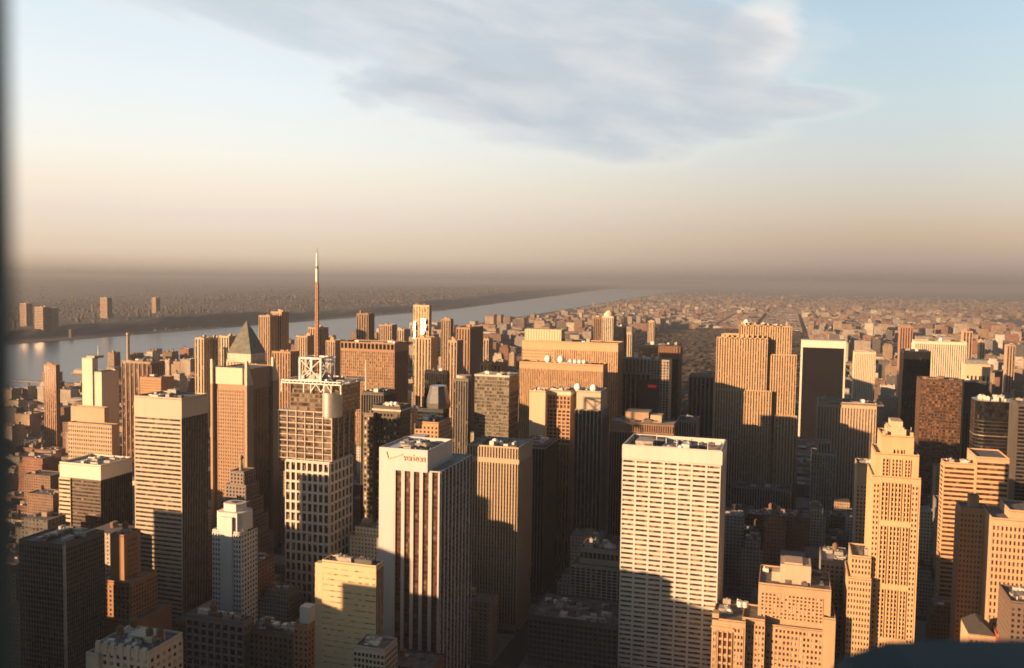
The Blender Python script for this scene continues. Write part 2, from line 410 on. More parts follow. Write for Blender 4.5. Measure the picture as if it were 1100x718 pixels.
# ------------------------------------------------------------------ towers one can name by sight
def simple(H, wall, S=None, E=None, W=None, ztop=3.5, zbot=5, clutter=4, tank=0, roof=ROOF, par=1.2, hmax=4.5, smax=9, mats=(MECH, MECHD, MECHW)):
    H.par = par; mb = MB(); H.shell(mb, roof=roof)
    for face, P in (('S', S), ('E', E), ('W', W)):
        if not P: continue
        P = dict(P); a0, a1 = (H.X0, H.X1) if face == 'S' else (H.Y0, H.Y1)
        z0, z1 = P.pop('z0', zbot), P.pop('z1', H.Z-ztop)
        bay, fl = P.pop('bay', None), P.pop('fl', None)
        if bay: P['nc'] = max(1, round((a1-a0)/bay))
        if fl: P['nr'] = max(1, round((z1-z0)/fl))
        P.setdefault('nr', 0); P.setdefault('nc', 1)
        H.facade(mb, face, a0, a1, z0, z1, **P)
    H.wall = mb.build('wall', wall, H.root)
    H.clutter(clutter, tank=tank, hmax=hmax, smax=smax, mats=mats)
    return H

# --- 1095 sixth avenue block: white marble core, dark strips between white piers
H = Tower('office_tower', 'white marble tower with brown glass strips and red lettering on its blank white top', 408, 473, 507, 612, side=507)
zt = H.zp(408, 480); xs = x_of(460, H.Y0, zt); xa = x_of(424, H.Y0, zt); y2 = y_of(486, xs, zt, H.Y0)
mb = MB(); H.par = .8
zr = H.shell(mb, x0=xa+.1, roof=ROOFL)
npr = 5
H.facade(mb, 'S', xa, H.X1, 4, H.Z-.9, npr, 0, pw=.36, sh=0, d=1.1, kind='col', glass=glassm((.085, .036, .022), blind=(.12, .06, .035), sp=.42, spc=(.06, .028, .02)), win='window_strip')
H.facade(mb, 'E', H.Y0, H.Y1, 4, H.Z-.9, 9, 0, pw=.26, sh=0, d=1.1, kind='col', glass=glassm((.022, .022, .026), sp=.42, spc=(.03, .03, .034)), win='window_strip')
mb.build('wall', wallm((.49, .475, .455), .6, streak=.1), H.root)
c = MB(); c.box(H.X0, xa, H.Y0-1.15, H.Y1-.5, 0, zt-1)
core = c.build('blank_core', wallm((.50, .49, .475), .6, streak=.08), H.root)
c = MB(); t = .7; pz = H.Z-1.2
c.box(H.X0+.02, xs, H.Y0-1.2, H.Y0+t, pz, zt); c.box(xs-t, xs-.01, H.Y0+t, y2, pz, zt-.01); c.box(H.X0+.03, xs-t, y2-t, y2-.01, pz, zt-.02); c.box(H.X0+.04, H.X0+t, H.Y0+t, y2-t, pz, zt-.02)
pent = c.build('roof_screen', wallm((.50, .49, .475), .6, streak=.08), H.root)
MB().box(H.X0+t, xs-t, H.Y0+t, y2-t, pz+2, zt-4).build('screen_roof', ROOF, pent)
H.clutter(14, H.X0+3, xs-3, H.Y0+3, y2-3, zt-4, hmax=5.5, smax=8)
RED = plainm((.56, .40, .25), .5, name='sign_red'); 
fc = bpy.data.curves.new('lettering', 'FONT'); fc.body = 'verizon'; fc.size = 7.6; fc.extrude = .25; fc.align_x = 'LEFT'; fc.space_character = .95
ft = bpy.data.objects.new('lettering_curve', fc); COL.objects.link(ft)
lm_ = bpy.data.meshes.new_from_object(ft.evaluated_get(bpy.context.evaluated_depsgraph_get())); bpy.data.objects.remove(ft)
lm_.materials.clear(); lm_.materials.append(RED)
fo = bpy.data.objects.new('lettering', lm_); COL.objects.link(fo); fo.parent = H.root
wsc = xs-H.X0
fo.location = Vector((H.X0+wsc*.50, H.Y0-1.55, zt-8.6)) - H.root.location; fo.rotation_euler = (R(90), 0, 0)
fo.scale = (.82, 1, 1)
c = MB(); xk = H.X0+wsc*.15
c.bar((xk, H.Y0-1.4, zt-3.0), (xk+1.6, H.Y0-1.4, zt-8.2), .7); c.bar((xk+1.5, H.Y0-1.42, zt-8.4), (xk+wsc*.34, H.Y0-1.42, zt-4.2), .55)
c.build('check_mark', RED, H.root)

# --- travertine tower with wide ribbon windows
H = Tower('office_tower', 'broad cream travertine tower with seven columns of wide ribbon windows', 669, 775, 484.5, 705, side=780)
GR = H
mb = MB(); H.par = 5.0; H.shell(mb, roof=ROOFL, t=1.0)
zf = H.zp(775, 500)
gw = glassm((.05, .03, .02), blind=(.20, .125, .075), pb=.3, rough=.25)
nr_ = 44
H.facade(mb, 'S', H.X0, H.X1, 8, zf, 7, nr_, pw=.15, sh=.56, d=.9, glass=gw)
H.facade(mb, 'E', H.Y0, H.Y1, 8, zf, 5, nr_, pw=.15, sh=.56, d=.9, glass=G_DARK)
mb.box(H.X0-.2, H.X1+.9, H.Y0-.95, H.Y0+.5, zf+.3, H.Z-.5); mb.box(H.X1-.3, H.X1+.95, H.Y0+.4, H.Y1, zf+.3, H.Z-.5)
mb.build('wall', wallm((.54, .515, .46), .65, streak=.1), H.root)
zr = H.Z-5
H.clutter(11, z=zr, hmax=6.5, smax=14)
for k in range(6):
    x, y = H.u(.3+.11*k), H.Y0+10+rnd.random()*25
    MB().cyl(x, y, zr, H.Z+rnd.uniform(2, 5), .25, n=6).build('antenna', WSTEEL, H.root)
dish(H.root, H.u(.58), H.Y0+8, H.Z-3.5, 2.2)

# --- setback limestone skyscraper on the avenue
H = Tower('skyscraper', 'slender limestone setback skyscraper with three dark window bays and stepped crown', 937, 989, 512, 700, depth=42)
F5 = H; mb = MB()
def zz(py, px=963): return at(px, py, 700).z
def xx(px, py): return at(px, py, 700).x
tiers = [(937, 989.5, 512, 0), (941, 988, 488, 2.0), (948, 983, 469, 4.5)]
for i, (a, b, py, off) in enumerate(tiers):
    H.shell(mb, x_of(a, 700, zz(py)), x_of(b, 700, zz(py)), 700+off, 742-off, (0, zz(520), zz(495))[i], zz(py), par=.9)
X0, X1 = H.X0, H.X1
cx0, cx1 = X0+(X1-X0)*.36, X0+(X1-X0)*.66
g5 = glassm((.045, .02, .013), blind=(.12, .06, .035), pb=.12)
zc = zz(516)
# three grouped bays of strips, and punched pairs on the flanks
def pairs(a, b, n, z0, z1, off=0, fl=3.9):
    H.facade(mb, 'S', a, b, z0, z1, n, max(1, round((z1-z0)/fl)), pw=.5, sh=.5, d=.35, glass=g5, plane=700+off)
for (q0, q1, n) in ((.20, .355, 2), (.40, .62, 3), (.665, .80, 2)):
    mz = [20, 60, 100, zc-32, zc]
    for k in range(4):
        H.facade(mb, 'S', X0+(X1-X0)*q0, X0+(X1-X0)*q1, mz[k]+2, mz[k+1]-2, n, round((mz[k+1]-mz[k])/3.8), pw=.42, sh=.3, d=.9, kind='col', glass=g5, win='window_strip')
pairs(X0+(X1-X0)*.03, X0+(X1-X0)*.17, 2, 16, zc-3); pairs(X0+(X1-X0)*.83, X0+(X1-X0)*.97, 2, 16, zc-3)
for (a, b, n) in ((.205, .35, 2), (.405, .615, 3), (.67, .795, 2)):
    H.facade(mb, 'S', X0+(X1-X0)*a, X0+(X1-X0)*b, zz(513), zz(494), n, 5, pw=.42, sh=.3, d=.7, kind='col', glass=g5, plane=702, win='window_strip')
xm0, xm1 = x_of(960, 700, zz(475)), x_of(972, 700, zz(475))
H.facade(mb, 'S', xm0, xm1, zz(509), zz(484), 3, 4, pw=.42, sh=.25, d=.8, kind='col', glass=g5, plane=704.5, win='window_strip')
for (a, b) in ((951, 955.5), (976, 980)):
    H.facade(mb, 'S', x_of(a, 700, zz(490)), x_of(b, 700, zz(490)), zz(503), zz(491), 2, 2, pw=.4, sh=.35, d=.5, glass=g5, plane=704.5)
H.facade(mb, 'W', 703, 739, 16, zc-3, 8, 44, pw=.5, sh=.5, d=.35, glass=G_DARK)
H.facade(mb, 'E', 703, 739, 16, zc-3, 8, 44, pw=.5, sh=.5, d=.35, glass=G_DARK)
mb.box(x_of(949, 700, zz(470)), x_of(952, 700, zz(470)), 704.2, 708, zz(470), zz(465)); mb.box(x_of(979, 700, zz(470)), x_of(982, 700, zz(470)), 704.2, 708, zz(470), zz(465))
mb.build('wall', wallm((.54, .36, .20), streak=.12), H.root)
c = MB(); c.box(x_of(955, 700, zz(465)), x_of(975, 700, zz(465)), 708, 732, zz(470), zz(463)); c.box(x_of(956.5, 700, zz(460)), x_of(973, 700, zz(460)), 709, 731, zz(464), zz(461.2))
c.box(x_of(959, 700, zz(460)), x_of(971.5, 700, zz(460)), 710, 730, zz(462), zz(455))
c.build('crown', wallm((.54, .41, .27), streak=.1), H.root)
MB().cyl(x_of(981, 700, zz(465)), 712, zz(470), zz(461), .35, n=8).build('flagpole', STEEL, H.root)

# its stepped lower neighbour to the west
H = Tower('office_building', 'stepped limestone building with paired windows hugging the west side of the slender skyscraper', 911, 936, 622, 694, depth=40, cat='building')
mb = MB(); H.shell(mb); H.facade(mb, 'S', H.X0, H.X1, 6, H.Z-2, 8, 22, pw=.5, sh=.5, d=.35, glass=g5)
za = at(920, 598, 694).z; H.shell(mb, x_of(915, 694, za), H.X1-.3, 697, 730, H.Z-3, za); H.facade(mb, 'S', x_of(915, 694, za), H.X1-.3, H.Z+1, za-2, 6, 3, pw=.5, sh=.45, d=.3, glass=g5, plane=697)
mb.build('wall', wallm((.50, .34, .195), streak=.12), H.root); H.clutter(2, z=za-1, y0=702, y1=726, x0=H.X0+8); H.par=1.2

# --- stepped limestone block with wings in the lower right
H = Tower('office_building', 'stepped tan limestone block with rows of small windows and a penthouse on top', 815, 893, 634, 688, depth=45, cat='building')
SAL = H; mb = MB(); H.shell(mb); zl = lambda py, px=850: at(px, py, H.Y0).z
gs = glassm((.07, .035, .02), blind=(.34, .27, .19), pb=.28)
wz = zl(668)
H.facade(mb, 'S', x_of(817, H.Y0, 80), x_of(884, H.Y0, 80), wz+1, H.Z-7, 16, 7, pw=.5, sh=.5, d=.4, glass=gs)
H.facade(mb, 'E', H.Y0+2, H.Y1-2, 12, H.Z-5, 12, 20, pw=.5, sh=.5, d=.4, glass=gs)
# forward wings either side, lower
lw = MB()
H.shell(mb, x_of(798, H.Y0, wz), x_of(822, H.Y0, wz), H.Y0-10, H.Y0+20, 0, zl(658, 800)); H.shell(mb, x_of(822, H.Y0, 50)+.5, x_of(888, H.Y0, 50), H.Y0-5, H.Y0+.3, 0, wz-2, par=.8)
H.shell(mb, x_of(884, H.Y0, wz), x_of(897, H.Y0, wz), H.Y0-5.5, H.Y0+25, 0, zl(661, 890))
H.facade(mb, 'S', x_of(799, H.Y0-10, 50), x_of(821, H.Y0-10, 50), 10, zl(664, 800), 6, 14, pw=.45, sh=.5, d=.4, glass=gs, plane=H.Y0-10)
H.facade(mb, 'S', x_of(823, H.Y0-5, 50), x_of(883, H.Y0-5, 50), 6, wz-4, 14, 14, pw=.45, sh=.5, d=.4, glass=gs, plane=H.Y0-5)
mb.build('wall', wallm((.45, .305, .18), streak=.14), H.root)
p0, p1 = x_of(838, H.Y0+8, H.Z+5), x_of(871, H.Y0+8, H.Z+5)
c = MB().box(p0, p1, H.Y0+8, H.Y0+30, H.Z-2, zl(612)+1); c.box(p0+3, p1-6, H.Y0+10, H.Y0+28, zl(612), zl(609)); c.box(p0-6, p0, H.Y0+10, H.Y0+20, H.Z-2, H.Z+6)
pp = c.build('penthouse', wallm((.5, .38, .27), streak=.14), H.root)
H.clutter(5, hmax=3)
for (px, py) in ((801, 645), (795, 650)): MB().cyl(at(px, py, H.Y0+4).x, H.Y0+4, zl(660), zl(660)+4, 2.2, n=12).build('cooling_unit', MECHW, H.root)

H = Tower('theatre_building', 'ornate bronze and limestone building with tall arched bay and white roof dish', 765, 801, 668, 672, depth=42, cat='building')
mb = MB(); H.shell(mb); go = glassm((.09, .045, .02), blind=(.25, .15, .08))
H.facade(mb, 'S', H.u(.18), H.u(.62), 8, H.Z-9, 3, 9, pw=.3, sh=.3, d=1.0, kind='col', glass=go, win='window_strip')
H.facade(mb, 'S', H.u(.66), H.u(.95), 8, H.Z-5, 3, 12, pw=.45, sh=.5, d=.4, glass=gs)
H.facade(mb, 'S', H.u(.04), H.u(.15), 8, H.Z-9, 2, 11, pw=.45, sh=.5, d=.4, glass=gs)
mb.box(H.X0-.8, H.u(.64), H.Y0-1.2, H.Y0+.2, H.Z-7, H.Z-5.8); mb.box(H.X0, H.u(.2), H.Y0, H.Y0+8, H.Z-1, H.Z+3.5)
mb.build('wall', wallm((.44, .30, .18), streak=.16), H.root); H.clutter(3, y0=H.Y0+16)
dish(H.root, at(784, 650, H.Y0+14).x, H.Y0+14, H.Z-1.4, 2.4)

# --- glass tower with steel crown and mast
H = Tower('skyscraper', 'glass tower topped by square white steel frames and a tall red and white mast', 307, 354, 497, 690, side=378)
TS = H; Y0 = H.Y0; mb = MB(); H.par = 1.5
zlow = H.Z; zmid = at(354, 445, Y0).z; ztop_ = at(340, 412, Y0).z
# lower masonry frame
gts = glassm((.045, .03, .022), blind=(.2, .14, .09), pb=.16)
H.shell(mb); H.facade(mb, 'S', H.X0, H.X1, 8, zlow-1, 8, 17, pw=.3, sh=.22, d=1.2, glass=gts)
H.facade(mb, 'E', H.Y0, H.Y1, 8, zlow-1, 6, 17, pw=.3, sh=.22, d=1.2, glass=G_DARK)
mb.build('wall', wallm((.56, .52, .46), .7, streak=.08), H.root)
# glass shaft behind/above
ua0, ua1, ub = x_of(301, Y0+8, zmid), x_of(352, Y0+3, zmid), H.Y1-4
b = MB(); b.box(ua0, H.X1-1, Y0+6, H.Y1+6, zlow-3, zmid-.02); b.box(x_of(310, Y0+6, ztop_), H.X1+6, Y0+9, H.Y1+4, zmid-1, ztop_)
shaft = b.build('glass_shaft', glassm((.07, .045, .03), blind=(.12, .075, .045), pb=.25, rough=.18, sp=.3, spc=(.10, .065, .04)), H.root)
mb = MB(); WS2 = wallm((.5, .44, .36), .6, streak=.05)
for k in range(7):
    x = ua0+(H.X1-1-ua0)*k/6; mb.box(x-.35, x+.35, Y0+5.2, Y0+6.1, zlow-1, zmid)
for k in range(9):
    z = zlow+(zmid-zlow)*k/8; mb.box(ua0, H.X1-1, Y0+5.6, Y0+6.1, z-.35, z+.35)
for k in range(5):
    y = Y0+6+(H.Y1-Y0)*k/4; mb.box(H.X1-1.05, H.X1-.2, y-.35, y+.35, zlow-1, zmid)
mb.build('mullion_grid', WS2, shaft)
# corner drum
dx, dy = at(357, 440, Y0+7).x, Y0+7
zd0, zd1 = at(357, 449, Y0).z, at(357, 423, Y0).z
d_ = MB().cyl(dx, dy, zd0, zd1, 8.6, n=40)
drum = d_.build('corner_drum', plainm((.42, .40, .36), .35, .5, name='drum_metal', var=.05), H.root)
mb = MB()
for k in range(12): mb.cyl(dx, dy, zd0+1+k*(zd1-zd0-2)/11-.12, zd0+1+k*(zd1-zd0-2)/11+.12, 8.75, n=40)
mb.build('drum_rings', plainm((.3, .28, .25), .5, .3, name='drum_ring'), drum)
# roof ring truss
mb = MB(); rx0, rx1, ry0, ry1 = at(303, 414, Y0+4).x, H.X1+9, Y0+3, H.Y1+6
for z in (ztop_-1, ztop_+1.2):
    for a, bb in (((rx0, ry0), (rx1, ry0)), ((rx1, ry0), (rx1, ry1)), ((rx0, ry1), (rx1, ry1)), ((rx0, ry0), (rx0, ry1))): mb.bar((*a, z), (*bb, z), .9)
for k in range(16):
    a = rx0+(rx1-rx0)*k/15; mb.bar((a, ry0, ztop_-1), (a, ry0, ztop_+1.2), .5)
    a2 = ry0+(ry1-ry0)*k/15; mb.bar((rx1, a2, ztop_-1), (rx1, a2, ztop_+1.2), .5)
for k in (0, .38, .5, .72, .84, 1):
    a = rx0+(rx1-rx0)*k; mb.bar((a, ry0, ztop_-9), (a, ry0, ztop_-1), .8)
for k in range(4):
    a, a2 = rx0+(rx1-rx0)*(.5+.085*k), rx0+(rx1-rx0)*(.5+.085*(k+1)); mb.bar((a, ry0, ztop_-(1 if k % 2 else 8)), (a2, ry0, ztop_-(8 if k % 2 else 1)), .6)
mb.build('roof_truss', WSTEEL, H.root)
# big square sign frames
fx0, fx1, fz1 = at(321.5, 400, Y0+8).x, at(344, 400, Y0+8).x, at(340, 385.5, Y0+8).z
fy0, fy1 = Y0+9, Y0+9+(fx1-fx0)
mb = MB(); zb = ztop_
cs = [(fx0, fy0), (fx1, fy0), (fx1, fy1), (fx0, fy1)]
for k in range(4):
    a, b_ = cs[k], cs[(k+1) % 4]
    mb.bar((*a, zb), (*a, fz1+.7), 1.5); mb.bar((*a, fz1), (*b_, fz1), 1.5); mb.bar((*a, zb+1.5), (*b_, zb+1.5), 1.1)
    mb.bar((*a, zb+2), (*b_, fz1-1), .55); mb.bar((*b_, zb+2), (*a, fz1-1), .55); mb.bar(((a[0]+b_[0])/2, (a[1]+b_[1])/2, zb), ((a[0]+b_[0])/2, (a[1]+b_[1])/2, fz1), .5)
mb.build('sign_frame', WSTEEL, H.root)
MB().box(fx0+2.5, fx1-2.5, fy0+3, fy1-3, zb-.5, zb+7.5).build('penthouse', MECH, H.root)
mb = MB(); bx = at(354, 390, Y0+25).x
for k in range(7): mb.bar((bx-4, Y0+24, zb+14+k*1.1), (bx+6, Y0+24, zb+14+k*1.1), .35)
mb.bar((bx-4, Y0+24, zb), (bx-4, Y0+24, zb+22), .5); mb.bar((bx+6, Y0+24, zb), (bx+6, Y0+24, zb+22), .5)
mb.build('antenna_rack', plainm((.35, .45, .55), .5, name='rack_blue'), H.root)
dish(H.root, at(351, 405, Y0+8).x, Y0+8, zb, 1.7)
H.clutter(7, x0=rx0+3, x1=rx1-3, y0=ry0+3, y1=ry1-3, z=zb-.3, hmax=4)
mx, my = at(340.5, 384, Y0+20).x, Y0+20
zs = [at(340.5, py, my).z for py in (384, 345, 303, 272, 266)]
REDW = plainm((.34, .17, .10), .5, name='mast_red')
mb = MB()
for sx, sy in ((-1, -1), (1, -1), (1, 1), (-1, 1)):
    mb.bar((mx+sx*1.4, my+sy*1.4, zb), (mx+sx*.8, my+sy*.8, zs[2]), .6)
nz = 26
for k in range(nz):
    z = zb+(zs[2]-zb)*k/nz; z2 = zb+(zs[2]-zb)*(k+1)/nz; q = 1.4-.6*k/nz
    for sx, sy, tx, ty in ((-1, -1, 1, -1), (1, -1, 1, 1), (1, 1, -1, 1), (-1, 1, -1, -1)):
        mb.bar((mx+sx*q, my+sy*q, z), (mx+tx*q, my+ty*q, z2), .35); mb.bar((mx+sx*q, my+sy*q, z), (mx+tx*q, my+ty*q, z), .3)
mb.cyl(mx, my, zb, zs[2], .5, n=8)
mast = mb.build('mast', REDW, H.root)
MB().cyl(mx, my, zs[2]-.2, zs[2]+(zs[3]-zs[2])*.45, 1.35, n=10).build('white_section', WSTEEL, mast)
MB().cyl(mx, my, zs[2]+(zs[3]-zs[2])*.45, zs[2]+(zs[3]-zs[2])*.55, 1.1, n=10).build('red_section', REDW, mast)
MB().cyl(mx, my, zs[2]+(zs[3]-zs[2])*.55, zs[3], 1.1, .7, n=10).build('white_section', WSTEEL, mast)
MB().cyl(mx, my, zs[3], zs[4], .25, .1, n=8).build('tip', MECHD, mast)

# --- banded tower on the left
H = Tower('office_tower', 'tall tower with horizontal cream bands and blank cream top beside the dark box tower', 144, 195, 428, 640, side=223)
zb_ = at(170, 448, 640).z
simple(H, wallm((.46, .39, .30), .7, streak=.08), S=dict(kind='row', fl=3.9, pw=.04, sh=.55, d=.35, glass=G_BRONZE, z1=zb_, win='window_band'),
       E=dict(kind='col', nc=16, nr=0, pw=.16, sh=0, d=.25, glass=G_BLACK, z1=zb_, win='window_strip'), clutter=3)  # black glass strips put the east face's shade into its colour
H = Tower('office_tower', 'dark glass box tower with cream top band left of the tall banded tower', 64, 108, 500, 668, side=142)
mb = MB(); H.par = 1.5; H.shell(mb, z0=H.Z-14, roof=ROOFL, t=1); mb.build('top_band', wallm((.66, .60, .50), .7, streak=.08), H.root)
mb = MB(); mb.box(H.X0, H.X1-.5, H.Y0+.5, H.Y1, 0, H.Z-14.2); xq = H.u(.27)
H.facade(mb, 'S', xq, H.X1-.5, 5, H.Z-15, 1, 38, pw=.02, sh=.5, d=.3, kind='row', glass=G_BRONZE, plane=H.Y0+.5, win='window_band')
H.facade(mb, 'E', H.Y0+.5, H.Y1, 5, H.Z-15, 14, 0, pw=.2, sh=0, d=.3, kind='col', glass=G_BLACK, plane=H.X1-.5, win='window_strip')
mb.build('wall', wallm((.09, .065, .045), .5, streak=.1), H.root)
mb = MB(); mb.box(H.X0-.5, xq, H.Y0-.4, H.Y1-2, 0, H.Z-14.3); H.facade(mb, 'S', H.X0-.5, xq, 5, H.Z-15, 1, 32, pw=.05, sh=.55, d=.4, kind='row', glass=G_BROWN, plane=H.Y0-.4, win='window_band')
mb.build('banded_bay', wallm((.55, .46, .34), .7, streak=.08), H.root); H.clutter(5, hmax=3, mats=(MECHW, MECH))

# --- near dark tower in shade at the left
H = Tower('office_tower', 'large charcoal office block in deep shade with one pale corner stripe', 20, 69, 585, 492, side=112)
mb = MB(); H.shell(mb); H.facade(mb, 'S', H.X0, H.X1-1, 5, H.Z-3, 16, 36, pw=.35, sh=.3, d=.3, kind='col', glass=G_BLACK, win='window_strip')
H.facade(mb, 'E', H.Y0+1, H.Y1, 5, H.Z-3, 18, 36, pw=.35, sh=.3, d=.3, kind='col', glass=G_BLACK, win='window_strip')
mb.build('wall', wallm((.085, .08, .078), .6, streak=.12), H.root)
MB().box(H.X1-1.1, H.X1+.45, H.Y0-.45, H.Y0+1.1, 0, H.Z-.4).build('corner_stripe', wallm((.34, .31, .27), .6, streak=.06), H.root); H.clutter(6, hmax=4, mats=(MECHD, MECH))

H = Tower('apartment_building', 'brown brick setback building with sunlit orange flank behind the charcoal block', 118, 133, 575, 560, side=151, cat='building')
mb = MB(); H.shell(mb); g_ = G_DARK
H.facade(mb, 'E', H.Y0+4, H.Y1-4, 30, H.Z-4, 5, 22, pw=.5, sh=.5, d=.3, glass=g_); 
H.shell(mb, H.X0-8, H.X1+10, H.Y0-6, H.Y1+6, 0, H.Z*.72); H.shell(mb, H.X0-14, H.X1+19, H.Y0-12, H.Y1+12, 0, H.Z*.5)
H.facade(mb, 'E', H.Y0-6, H.Y1+6, 6, H.Z*.72-3, 10, 22, pw=.5, sh=.5, d=.3, glass=g_, plane=H.X1+10); H.facade(mb, 'S', H.X0-8, H.X1+10, 6, H.Z*.72-3, 8, 22, pw=.5, sh=.5, d=.3, glass=g_, plane=H.Y0-6)
mb.build('wall', wallm((.34, .19, .10), streak=.12), H.root); H.clutter(2, tank=1, hmax=3)

# --- cream rooftop in the near left corner
H = Tower('apartment_building', 'sunlit cream building with crenellated top and roof tanks in the bottom left corner', 102, 160, 700, 430, side=196, cat='building')
mb = MB(); H.shell(mb); gz = glassm((.05, .035, .025), blind=(.3, .22, .14), pb=.2)
H.facade(mb, 'S', H.X0, H.X1, 6, H.Z-4, 8, 20, pw=.5, sh=.5, d=.35, glass=gz); H.facade(mb, 'E', H.Y0, H.Y1, 6, H.Z-4, 6, 20, pw=.5, sh=.5, d=.35, glass=gz)
for k in range(7): mb.box(H.u(k/7+.02), H.u(k/7+.09), H.Y0-.5, H.Y0+1.2, H.Z-6, H.Z+1.4)
H.shell(mb, H.X0-4, H.X0+5, H.Y0-3, H.Y1-6, 0, H.Z-5)
mb.box(H.u(.35), H.u(.8), H.Y0+12, H.Y0+24, H.Z-2, H.Z+2.5); mb.build('wall', wallm((.60, .52, .40), streak=.12), H.root)
H.clutter(6, hmax=3.2, tank=4, smax=6)

# --- pale shaft and its neighbours
H = Tower('skyscraper', 'slim pale grey stone shaft with stepped shoulders and octagonal top', 228, 259, 553, 600, side=266)
mb = MB(); Z = H.Z; wd = H.W
H.shell(mb, z1=Z-14); H.Y1 = max(H.Y1, H.Y0+22)
def octo(x0, x1, y0, y1, c): return [(x0+c, y0), (x1-c, y0), (x1, y0+c), (x1, y1-c), (x1-c, y1), (x0+c, y1), (x0, y1-c), (x0, y0+c)]
mb.prism(octo(H.X0+1.5, H.X1-1.5, H.Y0+1.2, H.Y1-1, 3), Z-15, Z); mb.prism(octo(H.X0+5, H.X1-5, H.Y0+5, H.Y1-4, 3), Z-.5, Z+6)
mb.box(H.u(.3), H.u(.7), H.Y0-.9, H.Y0+1.3, 0, Z-3)
H.facade(mb, 'S', H.X0, H.u(.28), 40, Z-16, 3, 20, pw=.5, sh=.45, d=.3, glass=G_DARK); H.facade(mb, 'S', H.u(.72), H.X1, 40, Z-16, 3, 20, pw=.5, sh=.45, d=.3, glass=G_DARK)
H.facade(mb, 'E', H.Y0, H.Y1, 40, Z-16, 6, 20, pw=.5, sh=.45, d=.3, glass=G_DARK)
mb.build('wall', wallm((.62, .59, .55), streak=.08), H.root); MB().cyl(H.u(.5), H.Y0+11, Z+5.8, Z+6.6, 3, n=16).build('roof_ring', MECHD, H.root)
H.root['label'] = 'slim pale stone shaft with stepped shoulders and octagonal top, shaded, left of the mast tower'

H = Tower('loft_building', 'low grey building with big framed windows below the slim pale shaft', 200, 262, 668, 552, side=272, cat='building')
simple(H, wallm((.22, .20, .18), streak=.1), S=dict(nc=8, fl=5.5, pw=.3, sh=.3, d=.8, glass=G_DARK), E=dict(nc=8, fl=5.5, pw=.35, sh=.3, d=.5), clutter=8, tank=1, hmax=3.5)
H = Tower('loft_building', 'brown masonry loft building with roof bulkheads between slim pale shaft and gold glass block', 268, 320, 682, 560, side=333, cat='building')
simple(H, wallm((.19, .13, .095), streak=.12), S=dict(bay=4, fl=4.2, pw=.4, sh=.4, d=.5, glass=G_DARK), E=dict(bay=4, fl=4.2, pw=.4, sh=.4, d=.5), clutter=9, tank=2, hmax=5)
H = Tower('stair_tower', 'small white roof tower on narrow sunlit brick building beside the gold glass block', 316, 331, 672, 548, side=340, cat='building')
simple(H, wallm((.40, .20, .10), streak=.12), S=dict(bay=4, fl=4, pw=.5, sh=.5, d=.3), E=dict(bay=4, fl=4, pw=.5, sh=.5, d=.3), clutter=0)
MB().box(H.X0+2, H.X0+10, H.Y0+4, H.Y0+12, H.Z-1.5, H.Z+11).build('bulkhead', wallm((.6, .56, .5), streak=.06), H.root)

# --- gold glass block
H = Tower('office_tower', 'gold sunlit glass block with fine mullions, left of the white marble tower', 346, 404, 608, 540, side=412)
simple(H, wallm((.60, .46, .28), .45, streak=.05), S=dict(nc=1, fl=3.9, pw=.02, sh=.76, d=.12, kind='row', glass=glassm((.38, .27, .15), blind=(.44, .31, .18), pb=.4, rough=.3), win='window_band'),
       E=dict(bay=2.5, nr=0, pw=.3, sh=0, d=.2, kind='col', glass=G_DARK, win='window_strip'), clutter=10, hmax=3.5, mats=(MECHD, MECH))
mb = MB(); zz2 = at(342, 606, 542).z
mb.box(x_of(338.5, 544, zz2), H.X0-.05, 544, H.Y1-2, 0, zz2); 
for k in range(24): mb.box(x_of(338.5, 544, zz2)-.05, H.X0-.1, 543.8, 544.2, 4+k*5, 5.6+k*5)
mb.build('side_bay', wallm((.56, .43, .27), .5, streak=.05), H.root)
a = MB(); z3 = at(400, 697, 520).z; a.box(x_of(380, 522, z3), x_of(415, 522, z3), 522, 539.7, 0, z3-1)
ann = Tower('low_annex', 'low pale annexe with shaded roof at the foot of the gold glass block', 380, 413, 698, 519, depth=20, cat='building')
simple(ann, wallm((.42, .37, .30), streak=.08), S=dict(bay=2.6, fl=3.9, pw=.3, sh=.4, d=.3), E=dict(bay=2.6, fl=3.9, pw=.3, sh=.4, d=.3), clutter=3, hmax=2)

# --- sixth avenue row behind the white marble tower
H = Tower('office_tower', 'tan tower of closely spaced piers with pale crown right behind the white marble tower', 502, 557, 481, 772, side=572)
zc1, zc2 = at(530, 490, 772).z, at(530, 497, 772).z
mb = MB(); H.par = 1.5; H.shell(mb, roof=ROOFL); gp = glassm((.05, .03, .02), sp=.4, spc=(.13, .09, .06))
H.facade(mb, 'S', H.X0, H.X1, 6, zc2, 18, 0, pw=.46, sh=0, d=.9, kind='col', glass=gp, win='window_strip'); H.facade(mb, 'E', H.Y0, H.Y1, 6, zc2, 12, 0, pw=.46, sh=0, d=.9, kind='col', glass=G_DARK, win='window_strip')
H.facade(mb, 'S', H.X0, H.X1, zc1-1.5, H.Z-1.5, 18, 0, pw=.5, sh=0, d=.9, kind='col', glass=G_BRONZE, win='vent_strip')
mb.box(H.X0-.2, H.X1+.95, H.Y0-.96, H.Y0+.2, zc2, zc1-1.5)
mb.build('wall', wallm((.42, .33, .23), .75, streak=.08), H.root); H.clutter(7, hmax=6); dish(H.root, H.u(.48), H.Y0+10, H.Z-1, 3.2); dish(H.root, H.u(.58), H.Y0+12, H.Z-1, 2.2)
an = Tower('low_annex', 'dark low block with thin pale frame against the foot of the tan pier tower', 503, 527, 648, 752, depth=18, cat='building')
